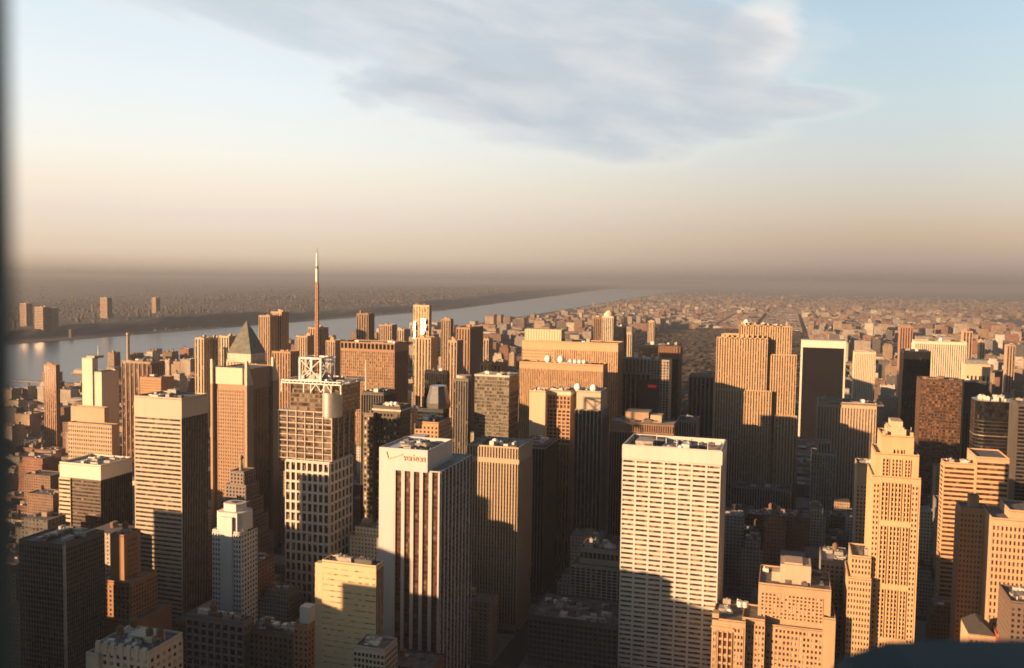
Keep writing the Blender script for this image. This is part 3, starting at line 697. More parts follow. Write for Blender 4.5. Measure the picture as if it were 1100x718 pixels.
simple(an, wallm((.16, .13, .10), streak=.08), S=dict(bay=5, fl=4.2, pw=.2, sh=.2, d=.3, glass=G_BLACK), E=dict(bay=5, fl=4.2, pw=.2, sh=.2, d=.3, glass=G_BLACK), clutter=2, hmax=2)
H = Tower('office_tower', 'dark flat tower with thin pale cornice immediately behind the tan pier tower', 556, 585, 479, 858, side=599)
simple(H, wallm((.10, .09, .08), .6, streak=.08), S=dict(bay=3, nr=0, pw=.35, sh=0, d=.4, kind='col', glass=G_BLACK, win='window_strip'), E=dict(bay=3, nr=0, pw=.35, sh=0, d=.4, kind='col', glass=G_BLACK, win='window_strip'), ztop=4, clutter=4, hmax=3)
MB().box(H.X0-.5, H.X1+.5, H.Y0-.5, H.Y1+.5, H.Z-3.2, H.Z-2.2).build('cornice', wallm((.42, .38, .32)), H.root)

H = Tower('office_tower', 'orange lit tower with open window grid and white flat top over a brick shaft', 586, 613, 420, 935, side=620)
mb = MB(); H.par = 1; H.shell(mb, z0=0); zg = at(600, 440, 935).z; zg2 = at(600, 476, 935).z
H.facade(mb, 'S', H.X0, H.X1, 6, zg2-2, 8, 0, pw=.45, sh=0, d=.5, kind='col', glass=G_BROWN, win='window_strip'); H.facade(mb, 'S', H.X0, H.X1, zg2, zg, 6, 9, pw=.3, sh=.4, d=.5, glass=G_BROWN)
H.facade(mb, 'S', H.X0, H.X1, zg+1, H.Z-6, 7, 3, pw=.35, sh=.25, d=.5, glass=G_BROWN)
H.facade(mb, 'E', H.Y0, H.Y1, 6, H.Z-6, 9, 0, pw=.4, sh=0, d=.5, kind='col', glass=G_BLACK, win='window_strip')
mb.build('wall', wallm((.42, .27, .16), streak=.12), H.root); MB().box(H.X0-.4, H.X1+.4, H.Y0-.4, H.Y1+.4, H.Z-5, H.Z-1.3).build('top_band', wallm((.62, .54, .42)), H.root); H.clutter(3, hmax=3)
H = Tower('office_tower', 'plain cream windowless slab catching the sun left of the orange gridded tower', 569, 586, 420, 925, depth=28)
simple(H, wallm((.56, .42, .28), streak=.07), clutter=2, hmax=2.5)
H = Tower('office_tower', 'tower with pale piers, lit blank crown and two white radomes on its roof', 618, 646, 421, 912, side=653)
zk = at(630, 440, 912).z; mb = MB(); H.shell(mb, x0=H.X0+1, x1=H.X1-1, y0=H.Y0+2, z0=zk-2, roof=ROOFL); crown_ = mb.build('crown', wallm((.5, .40, .29), streak=.08), H.root)
mb = MB(); mb.box(H.X0, H.X1+1, H.Y0, H.Y1+2, 0, zk); H.facade(mb, 'S', H.X0, H.X1+1, 6, zk-1, 7, 0, pw=.25, sh=0, d=.7, kind='col', glass=G_BLACK, win='window_strip'); H.facade(mb, 'E', H.Y0, H.Y1, 6, zk-1, 8, 0, pw=.25, sh=0, d=.7, kind='col', glass=G_BLACK, plane=H.X1+1, win='window_strip')
mb.build('wall', wallm((.30, .27, .24), .6), H.root); dish(H.root, at(621, 415, 918).x, 918, H.Z-1, 4.2); dish(H.root, at(638, 417, 918).x, 918, H.Z-1.2, 4.2); H.clutter(3, hmax=3)

# --- big lit slabs
H = Tower('office_slab', 'wide sunlit orange brick slab with white radomes along its roof', 558, 648, 392, 1130, side=653)
mb = MB(); H.par = 2; H.shell(mb); gl = glassm((.16, .09, .05), blind=(.26, .16, .09), pb=.2, rough=.3)
H.facade(mb, 'S', H.X0, H.X1, 6, H.Z-9, 46, 0, pw=.5, sh=0, d=.5, kind='col', glass=gl, win='window_strip'); H.facade(mb, 'E', H.Y0, H.Y1, 6, H.Z-9, 16, 0, pw=.5, sh=0, d=.5, kind='col', glass=G_DARK, win='window_strip')
mb.build('wall', wallm((.46, .30, .17), streak=.08), H.root); H.clutter(5, hmax=4, mats=(MECH, MECHD))
for px in (589, 603): dish(H.root, at(px, 380, 1142).x, 1142, H.Z-1, 5.0)
for px in (613, 618, 623, 628): dish(H.root, at(px, 384, 1142).x, 1142, H.Z-1.5, 3.0)
H = Tower('office_slab', 'taller orange slab with lit roof housing standing behind the wide slab with radomes', 561, 664, 369, 1240, side=670)
mb = MB(); H.par = 1.5; H.shell(mb); H.facade(mb, 'S', H.X0, H.X1, 6, H.Z-12, 44, 0, pw=.5, sh=0, d=.5, kind='col', glass=gl, win='window_strip'); H.facade(mb, 'S', H.X0, H.u(.35), H.Z-30, H.Z-12.5, 1, 4, pw=.03, sh=.5, d=.9, kind='row', glass=gl, win='window_band')
H.facade(mb, 'E', H.Y0, H.Y1, 6, H.Z-12, 10, 0, pw=.5, sh=0, d=.5, kind='col', glass=G_DARK, win='window_strip')
mb.build('wall', wallm((.50, .34, .20), streak=.08), H.root)
zq = at(580, 354, 1250).z; c = MB().box(x_of(564, 1250, zq), x_of(603, 1250, zq), 1250, 1270, H.Z-2, zq)
for k in range(14): c.box(x_of(564+k*2.8, 1250, zq), x_of(565+k*2.8, 1250, zq), 1249.4, 1250.2, H.Z-1, zq-.5)
c.build('roof_housing', wallm((.62, .50, .34), streak=.06), H.root); H.clutter(4, hmax=5)
H = Tower('apartment_tower', 'slim cream tower with rounded top rising behind the orange slabs', 647, 659, 340, 1900, depth=35)
simple(H, wallm((.58, .50, .38), streak=.06), S=dict(nc=6, nr=0, pw=.5, sh=0, d=.6, kind='col', glass=G_DARK, win='window_strip'), E=dict(nc=6, nr=0, pw=.5, sh=0, d=.6, kind='col', win='window_strip'), clutter=0)
MB().cyl(H.u(.5), H.Y0+16, H.Z-1.5, H.Z+6, H.W*.46, n=20).cyl(H.u(.5), H.Y0+16, H.Z+5.9, H.Z+12, H.W*.42, H.W*.15, n=20).build('domed_top', wallm((.58, .50, .38), streak=.06), H.root)
H = Tower('apartment_tower', 'brown flat topped tower touching the slim cream rounded tower', 638, 648, 341, 1980, depth=30)
simple(H, wallm((.24, .15, .09), streak=.1), S=dict(nc=5, nr=0, pw=.5, sh=0, d=.5, kind='col', win='window_strip'), clutter=2)
H = Tower('office_tower', 'narrow black tower peeping out right of the slim cream rounded tower', 660, 670, 351, 1700, depth=30)
simple(H, wallm(BLACK, .4), S=dict(nc=6, nr=0, pw=.3, sh=0, d=.4, kind='col', glass=G_BLACK, win='window_strip'), E=dict(nc=6, nr=0, pw=.3, sh=0, d=.4, kind='col', glass=G_BLACK, win='window_strip'), clutter=1)

H = Tower('office_tower', 'grey pier tower with lit slotted crown and a small red sign on its face', 668, 719, 387, 1290, side=722)
mb = MB(); H.par = 1.5; H.shell(mb); zc3 = at(690, 401, 1290).z; xm = x_of(699, 1290, zc3)
H.facade(mb, 'S', H.X0, xm, zc3, H.Z-1, 8, 0, pw=.5, sh=0, d=2.2, kind='col', glass=G_BRONZE, win='slot'); H.facade(mb, 'S', xm+.2, H.X1, 6, H.Z-2, 6, 50, pw=.35, sh=.3, d=.5, kind='col', glass=G_DARK, win='window_strip')
H.facade(mb, 'S', H.X0, xm, 6, zc3-2, 6, 0, pw=.22, sh=0, d=.8, kind='col', glass=G_BLACK, win='window_strip')
mb.build('wall', wallm((.40, .33, .25), .7, streak=.06), H.root)
sg = MB(); z4 = at(700, 415, 1287).z
for k in range(5): sg.box(at(696+k*1.9, 414, 1286).x, at(697.3+k*1.9, 414, 1286).x, 1286.2, 1288, z4-2, z4+2)
sm, st, sb = new_mat('sign_lamp'); sb.inputs['Base Color'].default_value = (.5, .04, .03, 1); sb.inputs['Emission Color'].default_value = (1, .07, .04, 1); sb.inputs['Emission Strength'].default_value = .07
sg.build('red_sign', sm, H.root); MB().box(at(687, 407, 1288).x, at(708, 407, 1288).x, 1288, 1289.8, 40, z4+9).build('dark_bay', wallm((.05, .045, .042), .5), H.root)
dish(H.root, at(683, 384, 1300).x, 1300, H.Z-1.5, 3); dish(H.root, at(692, 384, 1300).x, 1300, H.Z-1.5, 3); dish(H.root, at(697, 384, 1300).x, 1300, H.Z-1.5, 2); H.clutter(3)
H = Tower('office_tower', 'black tower with brown lit upper corner behind the grey tower with the red sign', 686, 729, 372, 1430, side=733)
simple(H, wallm(BLACK, .4), S=dict(bay=3, nr=0, pw=.3, sh=0, d=.4, kind='col', glass=G_BLACK, win='window_strip'), E=dict(bay=3, nr=0, pw=.3, sh=0, d=.4, kind='col', glass=G_BLACK, win='window_strip'), clutter=3)
mb = MB(); z5 = at(720, 386, 1428).z; mb.box(x_of(707, 1428, z5), H.X1+.1, 1428, 1429.4, z5, H.Z-.5)
for k in range(9): mb.box(x_of(707, 1428, z5)+k*4.1, x_of(707, 1428, z5)+k*4.1+1.4, 1427.2, 1428.1, z5, H.Z-.5)
mb.build('lit_corner_panel', plainm((.20, .11, .06), .5, name='lit_brown'), H.root)  # sunlit upper corner put in as a browner panel
H = Tower('office_tower', 'dark tower of thin pale piers just left of the tall stepped limestone slab', 740, 767, 404, 1390, side=769)
simple(H, wallm((.20, .19, .18), .6), S=dict(nc=6, nr=0, pw=.25, sh=0, d=.8, kind='col', glass=G_BLACK, win='window_strip'), clutter=1, hmax=9, mats=(wallm((.35, .25, .16)),))
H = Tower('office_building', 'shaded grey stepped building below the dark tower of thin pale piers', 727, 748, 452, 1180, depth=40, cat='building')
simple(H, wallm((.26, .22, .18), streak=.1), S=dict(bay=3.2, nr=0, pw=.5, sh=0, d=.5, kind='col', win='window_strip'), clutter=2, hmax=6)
H = Tower('office_building', 'dark brown flat roofed building with roof boxes behind the broad travertine tower', 655, 724, 456, 905, side=728)
zf2 = at(690, 464, 905).z
simple(H, wallm((.11, .075, .05), .5, streak=.1), S=dict(bay=2.6, nr=0, pw=.3, sh=0, d=.4, kind='col', glass=G_BLACK, z1=zf2-2, win='window_strip'), E=dict(bay=2.6, nr=0, pw=.3, sh=0, d=.4, kind='col', glass=G_BLACK, win='window_strip'), clutter=3, roof=ROOFL, hmax=3)
mb = MB()
for k in range(28): mb.box(H.X0+H.W*k/28, H.X0+H.W*(k+.5)/28, H.Y0-.9, H.Y0+.1, zf2, H.Z-2.5)
mb.box(H.X0-.3, H.X1+.3, H.Y0-1, H.Y0+.1, H.Z-2.4, H.Z-1.3); mb.box(H.X0-.3, H.X1+.3, H.Y0-1, H.Y0+.1, zf2-1.2, zf2-.1); mb.build('fascia', wallm((.26, .16, .10)), H.root)
MB().box(at(672, 450, 922).x, at(697, 450, 922).x, 920, 945, H.Z-1.2, H.Z+8).build('penthouse', wallm((.40, .27, .17)), H.root); MB().box(at(699, 450, 920).x, at(711, 450, 920).x, 918, 935, H.Z-1.2, H.Z+6).build('penthouse', wallm((.44, .32, .21)), H.root)

# low buildings left of the travertine tower
H = Tower('office_building', 'grey gridded block with terrace and roof plant left of the broad travertine tower', 613, 669, 612, 768, depth=40, cat='building')
mb = MB(); H.shell(mb); H.facade(mb, 'S', H.X0, H.X1, 6, H.Z-2, 10, 22, pw=.25, sh=.3, d=.5, glass=G_DARK); H.shell(mb, H.X0+6, H.X1-1, H.Y0+9, H.Y1-1, H.Z-3, H.Z+13); H.facade(mb, 'S', H.X0+6, H.X1-1, H.Z+2, H.Z+11, 10, 1, pw=.2, sh=.4, d=.3, glass=G_DARK, plane=H.Y0+9)
mb.build('wall', wallm((.27, .25, .23), streak=.08), H.root); H.clutter(12, x0=H.X0+7, y0=H.Y0+11, z=H.Z+11.9, hmax=4, smax=7)
H = Tower('office_building', 'dark low block with busy plant on its roof at the bottom centre', 568, 663, 672, 706, depth=55, cat='building')
simple(H, wallm((.10, .095, .09), streak=.1), S=dict(bay=4, fl=4.2, pw=.25, sh=.4, d=.4, glass=G_BLACK), W=dict(bay=4, fl=4.2, pw=.25, sh=.4, d=.4, glass=G_BLACK), clutter=14, hmax=3.5, smax=7, tank=1)

# --- tall stepped limestone slab
H = Tower('skyscraper', 'tall limestone slab of vertical piers stepping up to a flat top', 794, 851, 350, 1300, depth=32)
RC = H; mb = MB(); yq = 1300
gr = glassm((.05, .03, .018), blind=(.2, .13, .08), pb=.2, sp=.35, spc=(.13, .085, .05))
WR = wallm((.50, .35, .21), streak=.1)
def slab(a, b, py, y0, y1, z0=0, n=None, ztop=1.5):
    z = at((a+b)/2, py, y0).z; xa_, xb_ = x_of(a, y0, z), x_of(b, y0, z)
    H.shell(mb, xa_, xb_, y0, y1, z0, z, par=1.0)
    H.facade(mb, 'S', xa_, xb_, max(6, z0), z-ztop, n or max(2, round((xb_-xa_)/3.4)), 0, pw=.54, sh=0, d=1.0, kind='col', glass=gr, plane=y0, win='window_strip')
    return xa_, xb_, z
slab(794, 851, 350, 1300, 1332, n=22); slab(770, 825, 363, 1290, 1299.9, n=20); slab(826, 856, 381, 1294, 1300.5, n=11); slab(775, 800, 359, 1300.6, 1318); slab(833, 856.5, 447, 1286, 1293.9, n=7); slab(851, 858, 442, 1304, 1318, n=2); slab(771, 829, 419, 1287.5, 1289.9, n=20)
for k in range(9):
    px = 776+k*5.4; z = at(px, 363, 1291).z; mb.box(at(px, 362, 1291).x-1, at(px, 362, 1291).x+1.4, 1290, 1292, z-4, z+rnd.uniform(2, 6))
for k in range(7):
    px = 797+k*7; z = H.Z; mb.box(at(px, 350, 1301).x-1.2, at(px, 350, 1301).x+1.2, 1300, 1302.5, z-5, z+rnd.uniform(1.5, 4))
mb.build('wall', WR, H.root); dish(H.root, at(802, 345, 1310).x, 1310, H.Z-1, 4.0); H.clutter(5, hmax=5)
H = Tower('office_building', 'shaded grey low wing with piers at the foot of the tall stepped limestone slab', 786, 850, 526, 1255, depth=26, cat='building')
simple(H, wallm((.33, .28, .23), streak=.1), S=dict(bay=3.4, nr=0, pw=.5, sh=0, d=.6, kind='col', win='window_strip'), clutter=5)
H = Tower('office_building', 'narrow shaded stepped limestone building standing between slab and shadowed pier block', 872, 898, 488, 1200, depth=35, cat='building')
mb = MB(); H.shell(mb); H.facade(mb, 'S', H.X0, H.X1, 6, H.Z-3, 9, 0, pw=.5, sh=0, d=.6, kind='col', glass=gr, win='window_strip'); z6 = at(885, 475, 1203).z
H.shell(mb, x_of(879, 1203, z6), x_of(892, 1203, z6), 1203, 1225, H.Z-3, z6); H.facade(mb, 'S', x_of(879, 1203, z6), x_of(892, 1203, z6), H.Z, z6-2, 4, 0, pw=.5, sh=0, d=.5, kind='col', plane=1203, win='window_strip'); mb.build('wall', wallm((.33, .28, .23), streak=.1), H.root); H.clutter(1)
H = Tower('office_tower', 'broad pier block with its upper right corner sunlit behind the slender setback skyscraper', 879, 942, 434, 1352, side=None, depth=45)

simple(H, wallm((.48, .37, .26), streak=.08), S=dict(nc=20, nr=0, pw=.6, sh=0, d=.8, kind='col', glass=gr, win='window_strip'), W=dict(nc=12, nr=0, pw=.5, sh=0, d=.6, kind='col', win='window_strip'), clutter=6, ztop=8, hmax=4, mats=(MECHD, MECH))
MB().box(H.X0+14, H.X1+9, H.Y0-1.5, H.Y1-4, H.Z-3, H.Z-1.4).build('roof_ledge', wallm((.20, .16, .13)), H.root); dish(H.root, at(928, 428, 1358).x, 1358, H.Z-.9, 3)

H = Tower('office_tower', 'black glass slab framed by pale travertine edges and a pale top band', 861, 909, 367, 1880, depth=40)
mb = MB(); Z = H.Z; mb.box(H.X0, H.X0+3, H.Y0-.4, H.Y1, 0, Z); mb.box(H.X1-3, H.X1, H.Y0-1, H.Y1, 0, Z-.01); mb.box(H.X0+2.9, H.X1-2.9, H.Y0-1.02, H.Y1-.01, Z-14, Z-.02)
mb.build('frame', wallm((.70, .62, .50), streak=.05), H.root)
MB().box(H.X0+3, H.X1-3, H.Y0, H.Y1-1, 0, Z-14).build('glass_face', plainm((.012, .012, .014), .12, name='black_glass'), H.root)
H = Tower('apartment_tower', 'pale plain tower with fine ribs right of the black framed slab', 918, 941, 378.5, 1720, depth=32)
simple(H, wallm((.62, .52, .38), streak=.05), S=dict(nc=12, nr=0, pw=.6, sh=0, d=.4, kind='col', glass=glassm((.25, .19, .12)), win='window_strip'), W=dict(nc=8, nr=0, pw=.6, sh=0, d=.4, kind='col', win='window_strip'), clutter=1)
H = Tower('office_tower', 'plain black tower in front of the cream slab with fine piers', 971, 1000, 377, 1560, side=967)
simple(H, wallm(BLACK, .4), S=dict(nc=12, nr=0, pw=.3, sh=0, d=.3, kind='col', glass=G_BLACK, win='window_strip'), W=dict(nc=12, nr=0, pw=.3, sh=0, d=.3, kind='col', glass=G_BLACK, win='window_strip'), clutter=1)
H = Tower('office_slab', 'cream marble slab of fine piers half covered by shadow near the right edge', 983, 1039, 366, 1960, side=980)
simple(H, wallm((.66, .56, .43), streak=.05), S=dict(nc=24, nr=0, pw=.55, sh=0, d=1.6, kind='col', glass=G_BROWN, win='window_strip'), W=dict(nc=10, nr=0, pw=.55, sh=0, d=1.2, kind='col', glass=G_BROWN, win='window_strip'), clutter=2, ztop=6)
dish(H.root, at(1011, 362, 1970).x, 1970, H.Z-1, 4)
H = Tower('office_tower', 'bronze glass tower with mottled brown windows near the right edge', 989, 1034, 407, 1300, side=985)
simple(H, wallm((.10, .06, .04), .5, streak=.08), S=dict(nc=14, fl=4.2, pw=.2, sh=.3, d=.25, glass=glassm((.055, .028, .016), blind=(.15, .075, .038), pb=.3, rough=.22)), W=dict(nc=10, fl=4.2, pw=.2, sh=.3, d=.25, glass=G_BROWN), clutter=3, mats=(wallm((.26, .15, .09)),))
H = Tower('office_tower', 'dark brown tower with sloping shoulder between bronze tower and curved black tower', 1036, 1072, 412, 1340, depth=40)
mb = MB(); H.shell(mb, x1=H.X0+H.W*.55); mb.prism([(H.u(.55), H.Y0), (H.X1+8, H.Y0), (H.X1+8, H.Y1), (H.u(.55), H.Y1)], H.Z-40, H.Z, [(H.u(.55), H.Y0), (H.u(.6), H.Y0), (H.u(.6), H.Y1), (H.u(.55), H.Y1)]); mb.box(H.u(.55), H.X1+8, H.Y0, H.Y1, 0, H.Z-40)
H.facade(mb, 'S', H.X0, H.X1, 6, H.Z-42, 12, 0, pw=.4, sh=0, d=.3, kind='col', glass=G_BLACK, win='window_strip'); mb.build('wall', wallm((.05, .04, .035), .5), H.root); H.clutter(1)
H = Tower('office_building', 'cream building with arched roof openings beside the cream marble slab', 1038, 1064, 392, 1750, depth=35, cat='building')
simple(H, wallm((.58, .44, .29), streak=.06), S=dict(nc=6, nr=0, pw=.5, sh=0, d=1.5, kind='col', glass=G_BLACK, z0=at(1050, 412, 1750).z, ztop=9) if False else dict(nc=6, nr=0, pw=.5, sh=0, d=1.5, kind='col', glass=G_BLACK, z0=40, z1=at(1050, 404, 1750).z, win='window_strip'), clutter=0)
MB().box(H.u(.12), H.u(.9), H.Y0+4, H.Y1-4, H.Z-2, H.Z+7).build('penthouse', plainm((.20, .20, .19), .6, name='lead_roof'), H.root)
# rounded black banded tower
H = Tower('office_tower', 'black rounded corner tower with glinting horizontal bands at the right edge', 1049, 1093, 433, 1120, depth=42)
def rrect(x0, x1, y0, y1, r, n=7):
    P = []
    for cx, cy2, a in ((x1-r, y0+r, -90), (x1-r, y1-r, 0), (x0+r, y1-r, 90), (x0+r, y0+r, 180)):
        for k in range(n): P.append((cx+r*math.cos(R(a+90*k/(n-1))), cy2+r*math.sin(R(a+90*k/(n-1)))))
    return P
mb = MB(); mb.prism(rrect(H.X0, H.X1, H.Y0, H.Y1, 12), 0, H.Z); mb.build('wall', G_BLACK, H.root)
for k in range(40):
    z = 8+k*4.1
    if z < H.Z-4: MB().prism(rrect(H.X0-.25, H.X1+.25, H.Y0-.25, H.Y1+.25, 12.25), z, z+1.0).build('metal_band', plainm((.06, .048, .035) if k % 7 else (.34, .26, .17), .35, .4, name='band'), H.root)  # some bands coloured paler to stand for glints
H.clutter(9, z=H.Z-.2, hmax=5, x0=H.X0+6, x1=H.X1-6, y0=H.Y0+6, y1=H.Y1-6, mats=(MECHW, MECH))
H = Tower('office_tower', 'dark banded tower cut off by the right edge beside the rounded black tower', 1094, 1125, 434, 1060, depth=40)
simple(H, wallm((.10, .085, .07), .5), S=dict(nc=1, fl=4, pw=.05, sh=.4, d=.3, kind='row', glass=G_BLACK, win='window_band'), clutter=3)
H = Tower('office_building', 'orange banded office block with raised right half, sunlit above the dark street', 1014, 1048, 496, 850, side=1011, cat='building')
simple(H, wallm((.52, .33, .19), streak=.06), S=dict(nc=1, fl=4.0, pw=.06, sh=.5, d=.5, kind='row', glass=G_BROWN, win='window_band'), W=dict(nc=1, fl=4.0, pw=.06, sh=.5, d=.4, kind='row', glass=G_BROWN, win='window_band'), clutter=3, hmax=2.5)
mb = MB(); zh = at(1066, 491, 850).z; xa2, xb2 = H.X1+.1, x_of(1084, 850, zh); H.shell(mb, xa2, xb2, 848, 890, 0, zh); H.facade(mb, 'S', xa2, xb2, 6, zh-4, 1, 38, pw=.06, sh=.5, d=.5, kind='row', glass=G_BROWN, plane=848, win='window_band'); mb.build('raised_half', wallm((.52, .33, .19), streak=.06), H.root)
H = Tower('office_building', 'brown limestone setback building with tall shadow across it at lower right', 1032, 1064, 545, 770, side=1027, cat='building')
mb = MB(); H.shell(mb); gk = glassm((.08, .04, .025), blind=(.2, .12, .07)); H.facade(mb, 'S', H.X0, H.X1, 6, H.Z-4, 8, 34, pw=.5, sh=.5, d=.4, glass=gk); H.facade(mb, 'W', H.Y0, H.Y1, 6, H.Z-4, 9, 34, pw=.5, sh=.5, d=.4, glass=gk)
z7 = at(1047, 533, 775).z; H.shell(mb, H.X0+7, H.X1-7, 776, H.Y1-6, H.Z-2, z7); mb.build('wall', wallm((.42, .27, .16), streak=.14), H.root); H.clutter(1, z=z7-1, x0=H.X0+9, x1=H.X1-9, y0=780, y1=H.Y1-9)
H = Tower('office_building', 'sunlit orange stone building with vertical window bays running off the right edge', 1066, 1140, 562, 742, depth=40, cat='building')
mb = MB(); H.shell(mb); H.facade(mb, 'S', H.X0, H.X1, 6, H.Z-5, 16, 26, pw=.5, sh=.4, d=.6, kind='cell', glass=gk); z8 = at(1090, 548, 746).z; H.shell(mb, x_of(1085, 746, z8), H.X1, 746, 780, H.Z-2, z8)
mb.build('wall', wallm((.50, .33, .20), streak=.12), H.root); H.clutter(3, hmax=3)
H = Tower('town_building', 'small sunlit stone building with dark gabled roof and red brick bay at bottom right', 1041, 1070, 678, 690, depth=30, cat='building')
mb = MB(); H.shell(mb, z1=H.Z-4, par=.5); H.facade(mb, 'S', H.X0, H.X1, 5, H.Z-6, 5, 7, pw=.5, sh=.5, d=.3, glass=gk); mb.build('wall', wallm((.55, .37, .22), streak=.1), H.root)
c = MB(); c.prism([(H.X0-.4, H.Y0-.4), (H.X1+.4, H.Y0-.4), (H.X1+.4, H.Y1), (H.X0-.4, H.Y1)], H.Z-4, H.Z+3, [(H.u(.45), H.Y0+6), (H.u(.55), H.Y0+6), (H.u(.55), H.Y1-6), (H.u(.45), H.Y1-6)]); c.build('gabled_roof', plainm((.05, .045, .04), .8, name='slate'), H.root)
c = MB().box(H.X1, H.X1+9, H.Y0-2, H.Y0+14, 0, H.Z-1); c.build('brick_bay', wallm((.36, .10, .06)), H.root)
H = Tower('town_building', 'dark flat roofed block with one lit corner at the right edge near the bottom', 1086, 1130, 650, 660, depth=35, cat='building')
simple(H, wallm((.16, .11, .08), streak=.1), S=dict(bay=3.5, fl=3.8, pw=.5, sh=.5, d=.3), W=dict(bay=3.5, fl=3.8, pw=.5, sh=.5, d=.3), clutter=5, hmax=2.5)
H = Tower('office_building', 'plain sunlit slab with blank west flank just left of the slender setback skyscraper', 921, 944, 500, 905, depth=30, cat='building')
simple(H, wallm((.48, .34, .21), streak=.08), S=dict(bay=3.4, fl=3.8, pw=.55, sh=.5, d=.3, z1=H.Z-20), clutter=2)
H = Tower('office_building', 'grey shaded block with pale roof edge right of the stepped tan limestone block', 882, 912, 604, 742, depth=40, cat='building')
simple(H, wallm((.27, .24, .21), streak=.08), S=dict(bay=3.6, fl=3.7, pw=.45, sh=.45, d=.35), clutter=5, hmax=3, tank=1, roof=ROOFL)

# --- dark glass group left of centre
H = Tower('office_tower', 'dark tower with gridded cream lit windows and roof radomes left of the white marble tower', 401, 430, 437, 812, side=441)
gx = glassm((.03, .025, .02), blind=(.5, .40, .26), pb=.34)
simple(H, wallm((.10, .08, .06), .6), S=dict(nc=8, fl=4.4, pw=.4, sh=.4, d=.4, glass=gx), E=dict(nc=6, fl=4.4, pw=.4, sh=.4, d=.4, glass=G_BLACK), clutter=3, ztop=7, hmax=3)
MB().box(H.X0-1, H.X1+1, H.Y0-1, H.Y1+1, H.Z-5, H.Z-3.4).build('cornice', wallm((.62, .54, .42)), H.root); dish(H.root, at(421, 431, 822).x, 822, H.Z-1, 2.2); dish(H.root, at(425.5, 431, 822).x, 822, H.Z-1, 2.2)
H = Tower('office_building', 'narrow block of cream lit windows beside the dark gridded tower', 391, 401, 444, 806, depth=30, cat='building')
simple(H, wallm((.20, .15, .10), .6), S=dict(nc=3, fl=4.4, pw=.3, sh=.4, d=.4, glass=gx), clutter=1)
H = Tower('office_tower', 'dark tower carrying a thin white aerial in front of the brown slab', 388, 412, 422, 905, depth=34)
simple(H, wallm((.09, .075, .06), .6), S=dict(bay=3, nr=0, pw=.35, sh=0, d=.4, kind='col', glass=G_BLACK, win='window_strip'), E=dict(bay=3, nr=0, pw=.35, sh=0, d=.4, kind='col', glass=G_BLACK, win='window_strip'), clutter=4, mats=(MECHW, MECH))
z9 = at(393, 387, 915).z; MB().cyl(at(393, 400, 915).x, 915, H.Z-1.2, z9, .9, .4, n=8).build('aerial', WSTEEL, H.root)
H = Tower('office_slab', 'long brown gridded slab with dark notches along its roofline behind the mast tower', 366, 424, 369, 1190, side=438)
mb = MB(); H.par = 1.5; H.shell(mb); zn = at(390, 375, 1190).z; gb = glassm((.12, .065, .035), blind=(.24, .15, .08), pb=.25, rough=.25)
H.facade(mb, 'S', H.X0, H.X1, 6, zn-3, 26, 0, pw=.4, sh=0, d=.5, kind='col', glass=gb, win='window_strip'); H.facade(mb, 'E', H.Y0, H.Y1, 6, zn-3, 18, 0, pw=.4, sh=0, d=.5, kind='col', glass=G_BLACK, win='window_strip')
H.facade(mb, 'S', H.X0, H.X1, zn, H.Z-1.6, 14, 1, pw=.3, sh=.1, d=1.2, glass=G_BLACK, win='louvre')
sp = MB()
for k in range(46):
    z = 8+(zn-12)*k/45; sp.box(H.X0, H.X1, H.Y0-.35, H.Y0, z, z+1.3)
mb.build('wall', wallm((.34, .21, .12), streak=.08), H.root); sp.build('floor_lines', wallm((.30, .185, .11)), H.root); H.clutter(3, hmax=3)
H = Tower('office_tower', 'black block behind the sculpted dark glass top left of centre', 456, 480, 399, 1060, side=483)
simple(H, wallm(BLACK, .5), S=dict(bay=3, nr=0, pw=.35, sh=0, d=.4, kind='col', glass=G_BLACK, win='window_strip'), E=dict(bay=3, nr=0, pw=.35, sh=0, d=.4, kind='col', glass=G_BLACK, win='window_strip'), clutter=1)
H = Tower('office_tower', 'dark glass tower with faceted metal lantern top near the centre', 449, 476, 440, 930, side=480)
simple(H, wallm((.04, .045, .05), .4), S=dict(bay=3, fl=4, pw=.15, sh=.2, d=.3, glass=G_BLACK), E=dict(bay=3, fl=4, pw=.15, sh=.2, d=.3, glass=G_BLACK), clutter=0)
ox0, ox1 = x_of(455, 935, H.Z), x_of(477, 935, H.Z); o_ = octo(ox0, ox1, 935, 962, 7); o2 = octo(ox0+4, ox1-4, 939, 958, 5)
MB().prism(o_, H.Z-1, H.Z+5).prism(o_, H.Z+5.01, H.Z+24, o2).build('lantern_top', plainm((.20, .19, .175), .3, .6, name='lantern_metal'), H.root)
dish(H.root, at(445, 447, 934).x, 934, H.Z-1, 2)
H = Tower('office_tower', 'narrow shaded tower with rounded pale top between black block and glass box', 487, 503, 407, 1020, side=506)
simple(H, wallm((.17, .14, .11), .6), S=dict(nc=6, nr=0, pw=.4, sh=0, d=.5, kind='col', glass=G_DARK, win='window_strip'), E=dict(bay=3, nr=0, pw=.4, sh=0, d=.5, kind='col', glass=G_BLACK, win='window_strip'), clutter=0)
MB().cyl(H.u(.5), H.Y0+11, H.Z-1.5, H.Z+3, H.W*.48, n=24).build('round_top', wallm((.5, .42, .32)), H.root)
H = Tower('office_tower', 'grey glass box with sky bright upper panel and pale roof edge at the centre', 510, 547, 404, 965, side=557)
simple(H, wallm((.20, .17, .13), .4), S=dict(nc=14, fl=3.9, pw=.12, sh=.3, d=.2, glass=glassm((.10, .09, .068), blind=(.15, .13, .09), pb=.3, rough=.15)), E=dict(bay=3, fl=8, pw=.12, sh=.2, d=.2, glass=G_DARK), clutter=3, ztop=2)
